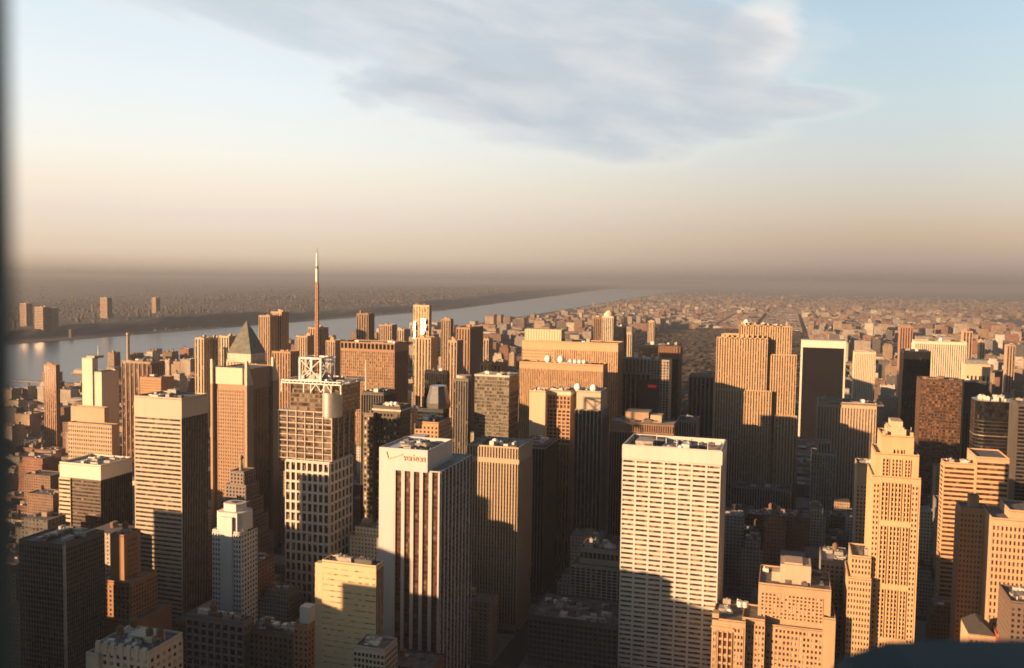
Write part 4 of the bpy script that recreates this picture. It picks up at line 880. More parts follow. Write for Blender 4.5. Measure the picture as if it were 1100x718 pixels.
MB().box(H.X0-.3, H.X1+.3, H.Y0-.4, H.Y1+.3, H.Z-1.5, H.Z+.1).build('roof_edge', wallm((.6, .52, .4)), H.root)
H = Tower('office_building', 'orange brick building just behind the white marble roof screen', 446, 471, 454, 745, depth=30, cat='building')
simple(H, wallm((.44, .27, .15), streak=.1), S=dict(bay=3.5, fl=3.8, pw=.5, sh=.5, d=.3, glass=G_BROWN), E=dict(bay=3.5, fl=3.8, pw=.5, sh=.5, d=.3), clutter=3)

# --- towers left of the mast
H = Tower('office_tower', 'brown tower with cream fins flaring at its four corners below the pyramid roof', 229, 266, 397, 870, side=295)
mb = MB(); H.par = 1; H.shell(mb); zfin = at(266, 414, 870).z
H.facade(mb, 'S', H.X0+3, H.X1-5, 6, zfin-6, 12, 46, pw=.5, sh=.45, d=.4, glass=glassm((.13, .075, .04), blind=(.2, .12, .07), rough=.3)); H.facade(mb, 'E', H.Y0+3, H.Y1-3, 6, zfin-6, 16, 0, pw=.3, sh=0, d=.4, kind='col', glass=G_BLACK, win='window_strip')
mb.build('wall', wallm((.34, .21, .12), .7, streak=.08), H.root)
FIN = wallm((.62, .54, .42), streak=.05); FINB = wallm((.36, .27, .18), streak=.05)
for (xa3, xb3, ya3, yb3, top) in ((H.X0-1, H.X0+1.6, H.Y0-4, H.Y0+5, 10), (H.X1+.2, H.X1+3, H.Y0-6, H.Y0+7, 10), (H.X1+.2, H.X1+3, H.Y1-8, H.Y1+5, 10)):
    fb_ = MB().box(xa3, xb3, ya3, yb3, 0, zfin).build('corner_fin', FINB, H.root); MB().prism([(xa3, ya3), (xb3, ya3), (xb3, yb3), (xa3, yb3)], zfin+.01, H.Z+top, [(xa3, ya3), (xb3, ya3), (xb3, ya3+2), (xa3, ya3+2)]).build('fin_tip', FIN, fb_)
MB().box(H.X0+3, H.X1-6, H.Y0-1.4, H.Y0+3, zfin, H.Z+1).build('top_panel', FIN, H.root)
mb = MB(); mb.prism([(H.X0, H.Y0+6), (H.u(.5), H.Y0+6), (H.u(.5), H.Y0+9), (H.X0, H.Y0+9)], H.Z+1, H.Z+1.5); mb.build('roof_plate', ROOF, H.root)
H = Tower('skyscraper', 'square tower with dark copper pyramid roof and pale crown, upper left', 243, 277, 389, 1290, side=287)
mb = MB(); H.par = 1; H.shell(mb); H.facade(mb, 'S', H.X0, H.X1, 6, H.Z-10, 12, 40, pw=.5, sh=.45, d=.4, glass=G_BROWN); H.facade(mb, 'E', H.Y0, H.Y1, 6, H.Z-10, 10, 0, pw=.4, sh=0, d=.4, kind='col', glass=G_DARK, win='window_strip')
for k in range(10): mb.box(H.u(k/10+.02), H.u(k/10+.07), H.Y0-.8, H.Y0+1, H.Z-8, H.Z+2)
mb.build('wall', wallm((.52, .42, .30), streak=.06), H.root)
xm_, ym_ = (H.X0+H.X1)/2, (H.Y0+H.Y1)/2; za_ = at(264, 345, ym_).z; zb2 = at(264, 379, ym_).z; hw = (x_of(281, ym_, zb2)-x_of(246, ym_, zb2))/2; hw *= .72; cs2 = lambda q: [(xm_-q, ym_-q), (xm_+q, ym_-q), (xm_+q, ym_+q), (xm_-q, ym_+q)]
MB().prism(cs2(hw*.98), H.Z-1.2, zb2).build('crown', wallm((.62, .54, .42)), H.root)
MB().prism(cs2(hw), zb2, zb2+(za_-zb2)*.78, cs2(hw*.27)).build('pyramid_roof', plainm((.10, .105, .082), .6, .1, name='copper_roof', var=.4, scale=.15), H.root)
MB().prism(cs2(hw*.24), zb2+(za_-zb2)*.78, za_, cs2(.4)).build('glass_peak', plainm((.13, .12, .095), .4, name='peak'), H.root)
H = Tower('office_building', 'shaded stepped stone building silhouetted in front of the tower with corner fins', 247, 262, 507, 832, side=274, cat='building')
mb = MB(); zt3 = H.Z; wv = wallm((.24, .20, .165), streak=.1)
for k, (ex, dz) in enumerate(((0, 0), (4, 14), (9, 30), (14, 48), (20, 68))):
    H.shell(mb, H.X0-ex, H.X1+ex, H.Y0-ex*.6, H.Y1+ex*.3, 0, zt3-dz, par=.8); H.facade(mb, 'S', H.X0-ex+.5, H.X1+ex-.5, max(6, zt3-dz-14), zt3-dz-2, 4+k*2, 3, pw=.5, sh=.45, d=.3, plane=H.Y0-ex*.6); H.facade(mb, 'E', H.Y0, H.Y1, max(6, zt3-dz-14), zt3-dz-2, 5, 3, pw=.5, sh=.45, d=.3, plane=H.X1+ex)
mb.build('wall', wv, H.root); MB().cyl(H.u(.5), H.Y0+8, H.Z-1, H.Z+12, 2.4, 1.2, n=10).ball(H.u(.5), H.Y0+8, H.Z+13.5, 2.6).build('globe_finial', wallm((.3, .25, .2)), H.root)

H = Tower('skyscraper', 'white stone tower with narrow raised west half and spire, far left', 88, 99, 385, 1150, side=105)
zs2 = at(110, 400, 1150).z; mb = MB(); H.shell(mb); H.Y1 = max(H.Y1, 1180)
xr = x_of(108, 1150, zs2); H.shell(mb, H.X1+.05, xr, 1152, 1190, 0, zs2); zs3 = at(95, 437, 1140).z; mb.build('wall', wallm((.66, .58, .46), streak=.08), H.root); mb = MB(); H.shell(mb, x_of(76, 1140, zs3), x_of(112, 1140, zs3), 1140, 1149.9, 0, zs3); zs4 = at(95, 455, 1125).z; H.shell(mb, x_of(73, 1125, zs4), x_of(120, 1125, zs4), 1125, 1139.9, 0, zs4)
H.facade(mb, 'S', x_of(73, 1125, zs4), x_of(120, 1125, zs4), 6, zs4-3, 20, 12, pw=.5, sh=.5, d=.3, plane=1125); mb.build('stepped_base', wallm((.46, .35, .23), streak=.12), H.root)
MB().cyl(H.u(.9), 1165, H.Z-1, at(98, 371, 1165).z, .8, .2, n=6).build('spire', WSTEEL, H.root); MB().box(H.u(.2), H.X1, 1155, 1175, H.Z-1, H.Z+3).build('bulkhead', MECH, H.root)
H = Tower('apartment_tower', 'slim orange brick tower standing alone near the river at the far left', 47, 60, 392, 1260, side=64)
simple(H, wallm((.40, .23, .13), streak=.06), S=dict(nc=6, nr=0, pw=.5, sh=0, d=.5, kind='col', win='window_strip'), E=dict(bay=4, nr=0, pw=.5, sh=0, d=.5, kind='col', glass=G_BLACK, win='window_strip'), clutter=1, hmax=6, mats=(wallm((.4, .23, .13)),))
H = Tower('office_building', 'dark brown building with pale vertical ribs and a tall chimney behind, far left', 131, 163, 389, 1230, side=177, cat='building')
simple(H, wallm((.30, .20, .12), .6), S=dict(nc=7, nr=0, pw=.2, sh=0, d=1.2, kind='col', glass=G_BROWN, win='window_strip'), E=dict(nc=7, nr=0, pw=.3, sh=0, d=.6, kind='col', glass=G_BLACK, win='window_strip'), clutter=4)
H = Tower('loft_building', 'orange brick building in front of the ribbed dark brown building', 150, 173, 406, 1150, depth=30, cat='building')
simple(H, wallm((.44, .26, .14)), S=dict(bay=4, fl=4, pw=.5, sh=.5, d=.3, glass=G_BROWN), clutter=2)
xch, zch = at(137.5, 358, 1400), None; r_ = empty('chimney', (xch.x, 1400, 0), 'tall slender tan chimney stack against the river', 'chimney'); MB().cyl(xch.x, 1400, 0, xch.z, 4.2, 2.6, n=14).build('stack', wallm((.42, .32, .22)), r_); MB().cyl(xch.x, 1400, xch.z-3, xch.z+.6, 3.3, 3.3, n=14).build('rim', wallm((.58, .5, .4)), r_)

# --- apartment towers and others in the distance
def far(name, label, s0, s1, py, Y, c, side=None, depth=30, cat='tower', group=None, top=None, kind='col'):
    H = Tower(name, label, s0, s1, py, Y, side=side, depth=depth, cat=cat, group=group)
    simple(H, wallm(c, streak=.06), S=dict(bay=6, nr=0, pw=.5, sh=0, d=.6, kind='col', win='window_strip') if kind == 'col' else dict(nc=1, fl=8, pw=.05, sh=.5, d=.5, kind='row', glass=G_BROWN, win='window_band'),
           E=dict(bay=6, nr=0, pw=.5, sh=0, d=.6, kind='col', glass=G_BLACK, win='window_strip'), clutter=1, hmax=7, mats=(wallm(c, streak=.06),))
    return H
gW = 'apartment towers by the river'
far('apartment_tower', 'leftmost of three slim cream towers standing left of the pyramid roof', 209.5, 219, 363, 1550, (.55, .42, .28), depth=25, group=gW)
far('apartment_tower', 'middle of three slim cream towers standing left of the pyramid roof', 223.5, 233.5, 363, 1580, (.52, .40, .27), depth=25, group=gW)
far('apartment_tower', 'nearest to the pyramid roof of three slim cream towers left of it', 235, 246, 361, 1520, (.58, .46, .31), depth=25, group=gW)
far('apartment_tower', 'left one of the tan twin towers just right of the pyramid roof', 278, 290, 339, 1750, (.44, .30, .19), depth=30, group='tan twin towers')
far('apartment_tower', 'right and taller one of the tan twin towers right of the pyramid roof', 291, 302.5, 335, 1790, (.48, .33, .21), depth=30, group='tan twin towers')
far('apartment_tower', 'brown tower with flat top above the long brown gridded slab', 383, 396, 337, 1900, (.28, .19, .12), side=None)
far('apartment_tower', 'short tan tower between the flat brown tower and glinting glass tower', 407, 421, 349, 2050, (.38, .27, .18))
far('apartment_tower', 'small pale stepped tower left of the glinting glass tower', 424, 434, 354, 2150, (.46, .36, .25))
H = Tower('apartment_tower', 'glass tower flashing the low sun from its face left of centre', 444, 461, 328, 1780, side=463.5)
simple(H, wallm((.55, .42, .26), .4), S=dict(nc=6, nr=0, pw=.35, sh=0, d=.4, kind='col', glass=glassm((.30, .22, .12), blind=(.4, .3, .18), rough=.2), win='window_strip'), E=dict(nc=6, nr=0, pw=.4, sh=0, d=.4, kind='col', glass=G_DARK, win='window_strip'), clutter=1)
# panes added to the face, angled between sun and camera to make its glint
c = MB(); nrm = (sd + (CAM-Vector((H.u(.5), H.Y0, 240))).normalized()).normalized(); tv = Vector((0, 0, 1)).cross(nrm).normalized(); up2 = nrm.cross(tv)
gm = plainm((.62, .50, .32), .42, 1.0, name='glint_mirror', var=.02)
for (fx, py, sx, sz) in ((.68, 352, 6, 5.5), (.66, 345, 6, 5), (.62, 358, 4, 3.5), (.12, 350, 2.2, 9), (.13, 360, 2, 8)):
    o = Vector((H.u(fx), H.Y0-3.2, at(450, py, H.Y0).z))
    P = [o+tv*a*sx+up2*b*sz for a, b in ((-1, -1), (1, -1), (1, 1), (-1, 1))]; Q = [p-nrm*1.2 for p in P]
    for q in ((P[0], P[1], P[2], P[3]), (Q[3], Q[2], Q[1], Q[0]), (P[1], P[0], Q[0], Q[1]), (P[2], P[1], Q[1], Q[2]), (P[3], P[2], Q[2], Q[3]), (P[0], P[3], Q[3], Q[0])): c.quad([tuple(v) for v in q], [(0, 0)]*4)
c.build('glint_panes', gm, H.root)
far('apartment_tower', 'ribbed tan tower in front of the glass tower flashing the sun', 447, 463, 363, 1620, (.52, .38, .24), side=470)
far('apartment_tower', 'slim brown tower right of the flashing glass tower', 474, 484, 343, 1950, (.36, .25, .17), side=487)
far('office_tower', 'brown tower with black east side above the grey glass box', 490, 505, 352, 1560, (.36, .22, .13), side=519)
far('apartment_tower', 'tan block in front of the brown tower with black side', 481, 491, 366, 1450, (.48, .34, .22))
far('apartment_tower', 'small cream tower to the right of the brown tower with black side', 519.5, 525, 364, 2000, (.5, .38, .26))
far('apartment_tower', 'short tan block, left of a pair, behind the grey glass box', 516, 524, 390, 1320, (.42, .28, .17))
far('apartment_tower', 'short dark block, right of a pair, behind the grey glass box', 527, 538, 391, 1340, (.26, .17, .11))
far('apartment_tower', 'reddish brick tower beyond the plain black tower at right', 967, 981, 351, 2500, (.36, .20, .13), group='brick towers beyond the park')
far('apartment_tower', 'pointed tan tower right of the cream marble slab', 1035, 1045, 356, 2400, (.42, .28, .19), group='brick towers beyond the park')
far('apartment_tower', 'slim tan tower further right of the pointed tan tower', 1053, 1058, 366, 2700, (.44, .30, .2), group='brick towers beyond the park')
far('apartment_tower', 'pale tower in the orange rooftops close to the right edge', 1082, 1091, 371, 2600, (.42, .29, .19), group='brick towers beyond the park')
far('apartment_tower', 'lone pale tower among rooftops left of the park edge', 696, 703, 345, 3300, (.52, .40, .28))
far('apartment_tower', 'cream park side tower just right of the orange slabs', 672, 679, 358, 2350, (.5, .40, .28))
far('office_building', 'low orange brick block below the tan twin towers', 292, 312, 378, 1500, (.42, .26, .15), cat='building')
far('office_building', 'pale apartment block with stepped roof left of the mast', 318, 330, 361, 1750, (.5, .36, .23), cat='building')
far('apartment_tower', 'tan tower directly behind the mast of the glass tower', 331, 346, 352, 1880, (.46, .32, .2))
far('apartment_tower', 'small tan tower between mast and long brown slab', 350, 360, 366, 1700, (.44, .31, .2))
# far shore
gN = 'apartment towers across the river'
for s0, s1, py, Y, lb in ((21, 28, 326, 3640, 'leftmost slim tower on the far river bank'), (37, 46, 330, 3560, 'broad pale tower second from left on the far river bank'), (48.5, 56, 331, 3600, 'third pale tower from left on the far river bank'),
                           (107.5, 115, 320, 4300, 'lone square tower standing on the far ridge'), (163, 167.5, 320, 4900, 'thin lone tower on the far ridge right of the square one')):
    far('apartment_tower', lb, s0, s1, py, Y, (.42, .31, .23), depth=40, group=gN, kind='row')
# lit advertising screen in the dark street
p = at(381.5, 581, 800); sc_ = empty('billboard', (p.x, 800, 0), 'tall blue white lit advertising screen in the dark street gap', 'billboard')
em, et, eb = new_mat('screen'); g = et.node('ShaderNodeNewGeometry'); n_ = et.noise(g.outputs['Position'], .35, 3)
et.put(eb.inputs['Base Color'], (.1, .1, .12, 1)); et.put(eb.inputs['Emission Color'], et.ramp(n_, [(.35, (.1, .15, .5)), (.6, (.7, .75, 1))])); eb.inputs['Emission Strength'].default_value = .55
MB().box(p.x-1.6, p.x+1.6, 799, 800, p.z-9, p.z+5).build('screen', em, sc_); MB().box(p.x-2, p.x+2, 800.02, 801, 0, p.z+5.6).build('frame', STEEL, sc_)
# ------------------------------------------------------------------ ground, river, far bank, park
def setting(o): o['kind'] = 'structure'; return o
def groundm(name, a, b, c, s1, s2, rough=.95):
    mt, t, bs = new_mat(name); g = t.node('ShaderNodeNewGeometry')
    n = t.noise(g.outputs['Position'], s1, 6, .65); n2 = t.noise(g.outputs['Position'], s2, 4, .6)
    col = t.mix(t.smooth(n2, .4, .65), t.ramp(n, [(.35, a), (.62, b)]), c)
    t.put(bs.inputs['Base Color'], col); bs.inputs['Roughness'].default_value = rough
    return mt
LAND = groundm('land', (.045, .042, .037), (.12, .095, .075), (.055, .05, .042), .022, .0012)
mb = MB(); G = 60000
mb.quad([(-G, -3000, 0), (G, -3000, 0), (G, G, 0), (-G, G, 0)], [(0, 0)]*4)
setting(mb.build('ground', LAND))
def far_bank(y): return -3250 - max(0, y-8300)*.13
def near_bank(y): return -1950 - max(0, min(y, 8000)-2500)*.05 - max(0, y-8000)*.062
wm, wt, wb = new_mat('river_water'); g = wt.node('ShaderNodeNewGeometry')
wb.inputs['Base Color'].default_value = (.035, .045, .05, 1); wb.inputs['Roughness'].default_value = .24; wb.inputs['IOR'].default_value = 1.33
n_ = wt.noise(g.outputs['Position'], .06, 5, .7); bp = wt.node('ShaderNodeBump'); bp.inputs['Strength'].default_value = .3; bp.inputs['Distance'].default_value = 1.0
wt.l.new(n_, bp.inputs['Height']); wt.l.new(bp.outputs[0], wb.inputs['Normal'])
ys = [-2500, 0, 1500, 2500, 4000, 6000, 8000, 8300, 10000, 12500, 15000, 18000, 22000, 27000, 34000]
mb = MB()
for a, b in zip(ys, ys[1:]):
    mb.quad([(far_bank(a), a, .5), (near_bank(a), a, .5), (near_bank(b), b, .5), (far_bank(b), b, .5)], [(0, 0)]*4)
setting(mb.build('river', wm))
# wooded ridge of the far bank
hr = random.Random(3)
from mathutils import noise as mnoise
def ridge(x, y):
    d = far_bank(y)-x
    n = mnoise.fractal(Vector((x*.0012, y*.0009, 0)), 1.0, 2.0, 5)
    top = 46 + 24*n + min(60, max(0, y-6000)*.006)
    if d < 110: return 2.5
    k = min(1, (d-110)/200); k = k*k*(3-2*k)
    h = 2.5+top*k
    if d > 2500: h -= min(1, (d-2500)/3000)*45
    if d > 9000: h += (mnoise.noise(Vector((x*.0002, y*.0002, 3)))+.6)*70*min(1, (d-9000)/5000)
    return max(1.2, h + (hr.random()*7 if k > .15 else 0))
dx = [0, 60, 110, 150, 190, 230, 270, 310, 360, 430, 520, 640, 800, 1000, 1250, 1550, 1900, 2400, 3000, 4000, 5500, 7500, 10000, 14000, 19000, 26000, 36000]
yy = []; y = -2000
while y < 45000: yy.append(y); y += 90 if y < 9000 else (250 if y < 16000 else 900)
vv, ff = [], []
for y in yy:
    for d in dx:
        x = far_bank(y)-d; vv.append((x, y, ridge(x, y)))
nx = len(dx)
for j in range(len(yy)-1):
    for i in range(nx-1): ff.append((j*nx+i, (j+1)*nx+i, (j+1)*nx+i+1, j*nx+i+1))
me = bpy.data.meshes.new('hills'); me.from_pydata(vv, [], ff); me.materials.append(groundm('wooded_ridge', (.035, .036, .032), (.09, .08, .066), (.05, .047, .04), .03, .004))
o = bpy.data.objects.new('hills', me); COL.objects.link(o); setting(o)
# park: bare winter woods
vv, ff = [], []; px0, px1, py0, py1 = -780, 85, 2140, 6150
nx, ny = 66, 250
for j in range(ny+1):
    for i in range(nx+1):
        x, y = px0+(px1-px0)*i/nx, py0+(py1-py0)*j/ny
        lawn = mnoise.noise(Vector((x*.004, y*.004, 5))) > .28
        e = i in (0, nx) or j in (0, ny)
        vv.append((x+hr.uniform(-4, 4)*(not e), y+hr.uniform(-5, 5)*(not e), .6 if (lawn or e) else hr.uniform(5, 17)+4*mnoise.noise(Vector((x*.01, y*.01, 1)))))
for j in range(ny):
    for i in range(nx): ff.append((j*(nx+1)+i, j*(nx+1)+i+1, (j+1)*(nx+1)+i+1, (j+1)*(nx+1)+i))
me = bpy.data.meshes.new('woods'); me.from_pydata(vv, [], ff); me.materials.append(groundm('bare_trees', (.035, .028, .02), (.09, .058, .036), (.06, .046, .028), .06, .006))
o = bpy.data.objects.new('woods', me); COL.objects.link(o); tag(o, 'brown bare woods of the large park beyond the towers', 'woods', kind='stuff')

# ------------------------------------------------------------------ city blocks
AVE = [(-1880, -1630), (-1600, -1350), (-1320, -1070), (-1040, -790), (-760, -510), (-480, -230), (-200, 92), (122, 245), (270, 390), (430, 520), (545, 700), (730, 900), (930, 1100), (1130, 1300), (1330, 1500), (1530, 1700)]
ST = lambda k: 45+80.5*k
pv = MB()
for a, b in AVE:
    for k in range(-6, 30):
        if a < 100 and b > -790 and ST(k) > 2050: continue
        pv.box(a-4, b+4, ST(k)+7, ST(k+1)-7, -.1, .15)
setting(pv.build('pavement', plainm((.20, .19, .175), .9, name='pavement', scale=.05)))
rd = MB()
for (a, b), (c, d) in zip(AVE, AVE[1:]): rd.quad([(b+4, -450, .004), (c-4, -450, .004), (c-4, 2300, .004), (b+4, 2300, .004)], [(0, 0)]*4)
for k in range(-6, 30):
    for a, b in AVE: rd.quad([(a-4, ST(k)-7, .004), (b+4, ST(k)-7, .004), (b+4, ST(k)+7, .004), (a-4, ST(k)+7, .004)], [(0, 0)]*4)
setting(rd.build('road', groundm('asphalt', (.04, .04, .042), (.06, .058, .056), (.05, .05, .05), .2, .02)))

boxes = []                       # hero footprints (plan) that filler has to keep clear of
for H in HEROES:
    xs_, ys_, zs_ = [], [], []
    for ob in H.root.children:
        if ob.type != 'MESH' or ob.name.startswith('window'): continue
        for v in ob.bound_box:
            p = ob.location + Vector(v) + H.root.location; xs_.append(p.x); ys_.append(p.y); zs_.append(p.z)
    H.bb = (min(xs_), max(xs_), min(ys_), max(ys_), max(zs_)); boxes.append(H.bb)
def clear(x0, x1, y0, y1, g=1.5):
    return all(x1+g < b[0] or x0-g > b[1] or y1+g < b[2] or y0-g > b[3] for b in boxes)
PAL = [('tan', (.38, .28, .19)), ('cream', (.50, .42, .32)), ('brick red', (.25, .125, .08)), ('grey', (.27, .25, .235)), ('brown', (.21, .13, .085)), ('pale stone', (.44, .38, .31)), ('dark grey', (.12, .11, .105)), ('white', (.58, .54, .47))]
lots = []
fr = random.Random(11)
def height(x, y):
    q = fr.random()
    if y < 2050:
        if x < -790: return fr.uniform(9, 22) if q < .9 else fr.uniform(28, 60)
        if y < 560: return fr.uniform(30, 78)
        return fr.uniform(18, 52) if q < .72 else fr.uniform(55, 105)
    if y < 6200:
        if x < 0: return fr.uniform(14, 46) if q < (.78 if y < 4500 else .9) else fr.uniform(50, 95)
        return fr.uniform(14, 42) if q < .82 else fr.uniform(50, 100)
    return fr.uniform(10, 24) if q < .95 else fr.uniform(35, 60)
k = -5
while ST(k) < 11500:
    ya, yb = ST(k)+10, ST(k+1)-10
    far_ = ST(k) > 3200
    for a, b in AVE:
        if ST(k) > 2040 and ST(k) < 6150 and a >= -790 and b <= 100: continue
        if a < near_bank(ya)+10 or b > 60+.26*max(600, ya)+300: continue
        if b < -1.15*max(ya, 600)-500: continue
        x = a
        while x < b-8:
            w_ = (fr.uniform(16, 46) if ST(k) < 2040 else fr.uniform(11, 34)) if not far_ else fr.uniform(18, 62)
            if b-x-w_ < 12: w_ = b-x
            for (y0, y1) in (((ya, (ya+yb)/2-1), ((ya+yb)/2+1, yb)) if not far_ else ((ya, yb),)):
                h = height(x, y0)
                if y0 < 560: h = min(h, max(22, 320-.47*proj(x, y0, 50)[2]*1.02)) if -560 < x < 260 and y0 > 0 else h
                if y0 > 700 and -230 < x < 120: h = min(h, max(16, 320-.255*proj(x, y0, 50)[2]))
                if 560 <= y0 < 700 and -215 < x < 110: h = min(h, 26)
                if -215 < x < 100 and 560 < y0 < 660: continue       # open square in front of the travertine tower
                if clear(x, x+w_, y0, y1): lots.append((x+.3, x+w_-.3, y0, y1-fr.uniform(0, 5), h, fr.randrange(8)))
            x += w_
    k += 1
# which lots show largest (coarse depth buffer)
import numpy as np
SX = 2
zb_ = np.full((718//SX, 1100//SX), 1e9); ib = np.full(zb_.shape, -1, int)
def splat(x0, x1, y0, y1, z, idx):
    P = [proj(x, y, z) for x in (x0, x1) for y in (y0, y1)]
    if min(p[2] for p in P) < 50: return
    B = [proj(x, y, 0) for x in (x0, x1) for y in (y0, y1)]
    xa, xb = min(p[0] for p in P), max(p[0] for p in P); ya = min(p[1] for p in P); yb = max(p[1] for p in B); D = min(p[2] for p in P)
    i0, i1, j0, j1 = max(0, int(xa/SX)), min(zb_.shape[1], int(xb/SX)+1), max(0, int(ya/SX)), min(zb_.shape[0], int(yb/SX)+1)
    if i0 >= i1 or j0 >= j1: return
    s = zb_[j0:j1, i0:i1]; m_ = s > D
    s[m_] = D; ib[j0:j1, i0:i1][m_] = idx
for H in HEROES: splat(*H.bb, -2)
for i, L in enumerate(lots): splat(*L[:5], i)
cnt = np.bincount(ib[ib >= 0], minlength=len(lots))
N_IND = max(60, 296-len(HEROES))
chosen = [i for i in np.argsort(-cnt)[:N_IND] if cnt[i] >= 4 and lots[i][2] < 5200]
chs = set(int(i) for i in chosen)
LM = [('white marble tower', 455, 520), ('broad travertine tower', 722, 560), ('slender setback skyscraper', 963, 580), ('mast tower', 340, 520), ('pyramid roof', 263, 380), ('tall banded tower', 170, 480), ('dark box tower', 100, 540),
      ('long brown slab', 400, 400), ('wide orange slabs', 605, 400), ('stepped limestone slab', 812, 440), ('black framed slab', 885, 420), ('cream marble slab', 1010, 400), ('grey glass box', 532, 440), ('white spire tower', 98, 430),
      ('ribbed brown building', 155, 410), ('bronze glass tower', 1012, 450), ('gold glass block', 372, 650), ('slim pale shaft', 247, 600), ('tan pier tower', 530, 560), ('rounded black tower', 1070, 470), ('orange brick river tower', 55, 420),
      ('pier block with lit corner', 910, 480), ('orange banded block', 1048, 520), ('stepped tan limestone block', 850, 660), ('red sign tower', 690, 440), ('dark roof-box building', 690, 500), ('charcoal block', 65, 640), ('flashing glass tower', 452, 370), ('lone pale tower', 700, 355), ('black tower', 985, 410)]
GEN = facadem('masonry_windows', False); items = []
for i in sorted(chs, key=lambda q: -cnt[q]):
    x0, x1, y0, y1, h, ci = lots[i]; cn, cc = PAL[ci]
    px, py, _ = proj((x0+x1)/2, y0, h)
    vis = np.argwhere(ib == i)*SX; vx, vy = vis[:, 1].mean(), vis[:, 0].mean()
    d, nm, lx, ly = min((math.hypot(vx-a, (vy-b)*.8), n, a, b) for n, a, b in LM)
    rel = 'left of' if vx < lx-18 else 'right of' if vx > lx+18 else ('above' if vy < ly else 'below')
    size = 'low' if h < 28 else 'mid-rise' if h < 60 else 'tall'
    shape = 'narrow' if x1-x0 < 24 else 'wide' if x1-x0 > 38 else ''
    tank = fr.random() < .45; hut = fr.random() < .8
    if len(f'{cn} {shape} {size}'.split())+len(f'{rel} {nm}'.split()) > 8: shape = ''
    items.append(dict(i=i, base=f'{cn} {shape} {size} building'.replace('  ', ' ') + (' with tank' if tank else ' with bulkhead' if hut else '') + f' {rel} the {nm}', vx=vx, vy=vy, tank=tank, hut=hut, cc=cc, lot=lots[i]))
from collections import defaultdict
dd = defaultdict(list)
for it in items: dd[it['base']].append(it)
NUM = ['', '', 'two', 'three', 'four', 'five', 'six', 'seven', 'eight', 'nine']; ORD = ['first', 'second', 'third', 'fourth', 'fifth', 'sixth', 'seventh', 'eighth']
for base, L in dd.items():
    L.sort(key=lambda q: q['vx'])
    for k, it in enumerate(L): it['label'] = base if len(L) == 1 else base+f', {ORD[k]} from left'
for it in items:
    x0, x1, y0, y1, h, ci = it['lot']; v = fr.uniform(.85, 1.15); c = tuple(q*v for q in it['cc'])
    r_ = empty('city_building', ((x0+x1)/2, y0, 0), it['label'], 'building', 'lesser buildings between the towers')
    b = MB(); zr = h-1; b.box(x0, x1, y0, y1, 0, zr)
    for q in ((x0, x1, y0, y0+.5), (x0, x1, y1-.5, y1), (x0, x0+.5, y0+.4, y1-.4), (x1-.5, x1, y0+.4, y1-.4)): b.box(*q, zr-.2, h-(0 if q[0] != q[1]-.5 else .01))
    if y1-y0 > 24 and fr.random() < .35:      # set back top storeys
        b.box(x0+3, x1-3, y0+4, y1-2, zr, h+7); hz = h+7
    else: hz = zr
    wo_ = b.build('wall', GEN, r_); wo_.color = (*c, 1)
    MB().box(x0+.5, x1-.5, y0+.5, y1-.5, zr-.2, zr+.1).build('roof', fr.choice((ROOF, ROOF, ROOFL)), r_) if hz == zr else MB().box(x0+3.4, x1-3.4, y0+4.4, y1-2.4, hz-.2, hz+.1).build('roof', ROOF, r_)
    if it['hut']:
        sx, sy = fr.uniform(4, 9), fr.uniform(4, 8); cx_, cy2 = fr.uniform(x0+5, x1-5), fr.uniform(y0+8, y1-6)
        hb = MB().box(cx_-sx/2, cx_+sx/2, cy2-sy/2, cy2+sy/2, hz-.2, hz+fr.uniform(2.5, 5.5)).build('bulkhead', wallm((.30, .22, .16)), r_)
    for q in range(fr.randint(2, 6)):
        cx_, cy2 = fr.uniform(x0+4, x1-4), fr.uniform(y0+6, y1-5); sx = fr.uniform(1, 2.6)
        MB().box(cx_-sx, cx_+sx, cy2-1.2, cy2+1.2, hz-.2, hz+fr.uniform(1, 2.2)).build('cooling_unit', fr.choice((MECH, MECHW, MECHD)), r_)
    if it['tank']: water_tank(r_, fr.uniform(x0+5, x1-5), fr.uniform(y0+8, y1-5), hz)

def mass(name, label, blocks, island=True, dim=1.0):
    b = MB()
    for x0, x1, y0, y1, z0, z1 in blocks: b.box(x0, x1, y0, y1, z0, z1)
    o = b.build(name, facadem(name+'_walls', island, dim)); tag(o, label, 'rooftops', kind='stuff'); return o
bl = []
for i, (x0, x1, y0, y1, h, ci) in enumerate(lots):
    if i in chs: continue
    bl.append((x0, x1, y0, y1, 0, h))
    if fr.random() < .45 and x1-x0 > 12:
        cx_ = fr.uniform(x0+4, x1-8); cy2 = fr.uniform(y0+4, y1-10); bl.append((cx_, cx_+fr.uniform(3, 7), cy2, cy2+6, h-.3, h+fr.uniform(2, 7)))
# unseen blocks added left of the view, placed and sized to cast shade
for (x, y, w_, d_, h) in CASTERS: bl.append((x, x+w_, y, y+d_, 0, h)) if clear(x, x+w_, y, y+d_) else print('caster clash', x, y)
mass('rooftops_and_shade_blocks', 'countless small city rooftops stretching along the park to the haze, plus unseen shade blocks', bl)
bl = []
for k in range(4200):        # far bank towns
    y = fr.uniform(1500, 9000) if k < 2300 else fr.uniform(9000, 22000); d = 90+abs(fr.gauss(0, 1))*1900 if k < 3600 else fr.uniform(800, 9000)
    if d < 330 and d > 120: continue
    x = far_bank(y)-d; z = ridge(x, y); s = fr.uniform(4, 10)*(1 if y < 8000 else 2); h = fr.uniform(6, 14) if fr.random() < .96 else fr.uniform(20, 45)
    bl.append((x-s, x+s, y-s*.7, y+s*.7, z-8, z+h))
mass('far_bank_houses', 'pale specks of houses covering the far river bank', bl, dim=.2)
bl = []
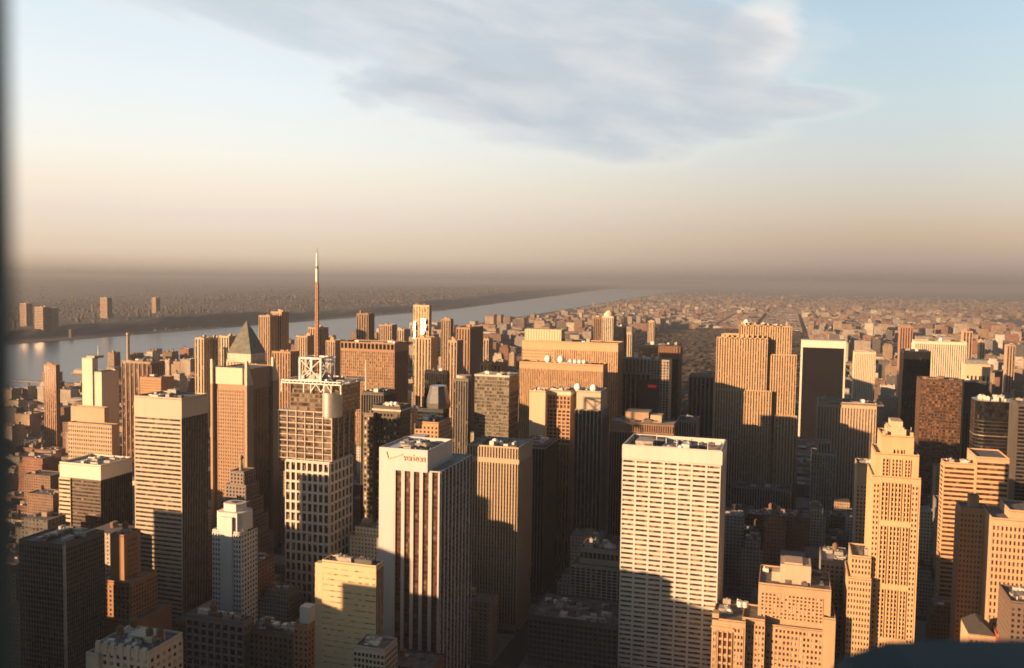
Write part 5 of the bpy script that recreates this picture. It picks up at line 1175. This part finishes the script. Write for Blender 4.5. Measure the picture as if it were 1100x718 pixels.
for k in range(5200):        # flat country north of the island
    y = 9500+abs(fr.gauss(0, 1))*6500; x = fr.uniform(near_bank(y)+100, .27*y+400); s = fr.uniform(9, 26); h = fr.uniform(8, 22) if fr.random() < .95 else fr.uniform(35, 60)
    bl.append((x-s, x+s, y-s*.6, y+s*.6, -.5, h))
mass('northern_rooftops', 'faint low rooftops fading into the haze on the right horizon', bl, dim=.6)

# piers
for n, yv in enumerate((1500, 1680, 1880, 2100, 2330, 2600)):
    xb = near_bank(yv); r_ = empty('river_pier', (xb-110, yv, 0), ['first', 'second', 'third', 'fourth', 'fifth', 'farthest'][n]+' pier from the left, reaching into the river beyond the west side', 'pier', 'piers along the near river bank')
    MB().box(xb-220, xb+20, yv-14, yv+14, -1, 2.5).build('deck', plainm((.30, .27, .24), .9, name='pier_deck'), r_)
    if n in (1, 2, 4): MB().box(xb-210, xb-10, yv-12, yv+12, 2.4, 11).prism([(xb-210, yv-12.5), (xb-10, yv-12.5), (xb-10, yv+12.5), (xb-210, yv+12.5)], 11.01, 15, [(xb-210, yv-1), (xb-10, yv-1), (xb-10, yv+1), (xb-210, yv+1)]).build('shed', wallm((.46, .36, .27)), r_)
# ------------------------------------------------------------------ the viewing deck we stand on
r_ = empty('viewing_deck', (0, -10, 0), 'dark out-of-focus viewing deck post at left edge and stone block at bottom right', 'viewing deck')
MB().box(-25, 25, -42, 1.3, 0, 317.9).box(-22, 22, -40, -1.2, 317.9, 362).build('wall', wallm((.40, .36, .30)), r_)
MB().box(-24, 24, -1.15, 1.25, 317.92, 318.3).build('deck_floor', plainm((.2, .19, .18), .9, name='deck_tile'), r_)
def ray(px, py, k): return CAM + (FW + RT*((px-550)/F) + UP*((359-py)/F))*k
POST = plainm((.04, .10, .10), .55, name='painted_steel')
p = ray(POST_PX-4, 359, .27); e1, e2 = r0*1.0, f0
def obox(b, c, a0, a1, d0, d1, z0, z1, bev=0):
    P = [(c + e1*x + e2*y) for x, y in ((a0, d0), (a1, d0), (a1, d1), (a0, d1))]
    b.prism([(q.x, q.y) for q in P], z0, z1)
b = MB(); obox(b, p, -.09, 0, 0, .012, 318.3, 322.4); b.build('corner_post', POST, r_)
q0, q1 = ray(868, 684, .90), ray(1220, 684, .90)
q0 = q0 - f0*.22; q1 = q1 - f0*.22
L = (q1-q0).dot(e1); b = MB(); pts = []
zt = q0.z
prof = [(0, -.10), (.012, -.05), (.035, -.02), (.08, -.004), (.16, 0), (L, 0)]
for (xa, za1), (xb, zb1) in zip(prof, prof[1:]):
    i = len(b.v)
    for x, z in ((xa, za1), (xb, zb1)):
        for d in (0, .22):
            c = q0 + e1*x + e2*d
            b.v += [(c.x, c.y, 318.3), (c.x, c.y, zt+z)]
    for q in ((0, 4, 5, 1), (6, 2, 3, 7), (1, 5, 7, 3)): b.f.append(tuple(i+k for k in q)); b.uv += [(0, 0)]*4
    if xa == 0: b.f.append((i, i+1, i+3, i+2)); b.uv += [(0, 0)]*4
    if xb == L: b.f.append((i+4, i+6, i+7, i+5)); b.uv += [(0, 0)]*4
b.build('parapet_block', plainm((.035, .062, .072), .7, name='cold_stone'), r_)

# ------------------------------------------------------------------ air
hm = bpy.data.materials.new('haze'); hm.use_nodes = True; t = NT(hm.node_tree); t.n.clear()
pvn = t.node('ShaderNodeVolumePrincipled'); ho = t.node('ShaderNodeOutputMaterial'); t.l.new(pvn.outputs[0], ho.inputs['Volume'])
pvn.inputs['Density'].default_value = HAZE_D; pvn.inputs['Color'].default_value = (*HAZE_C, 1); pvn.inputs['Anisotropy'].default_value = HAZE_G
o = MB().box(-G-200, G+200, -3200, G+200, -1, 372).build('haze', hm); o['kind'] = 'stuff'; o['label'] = 'thin warm city haze over the whole view'
o['category'] = 'haze'
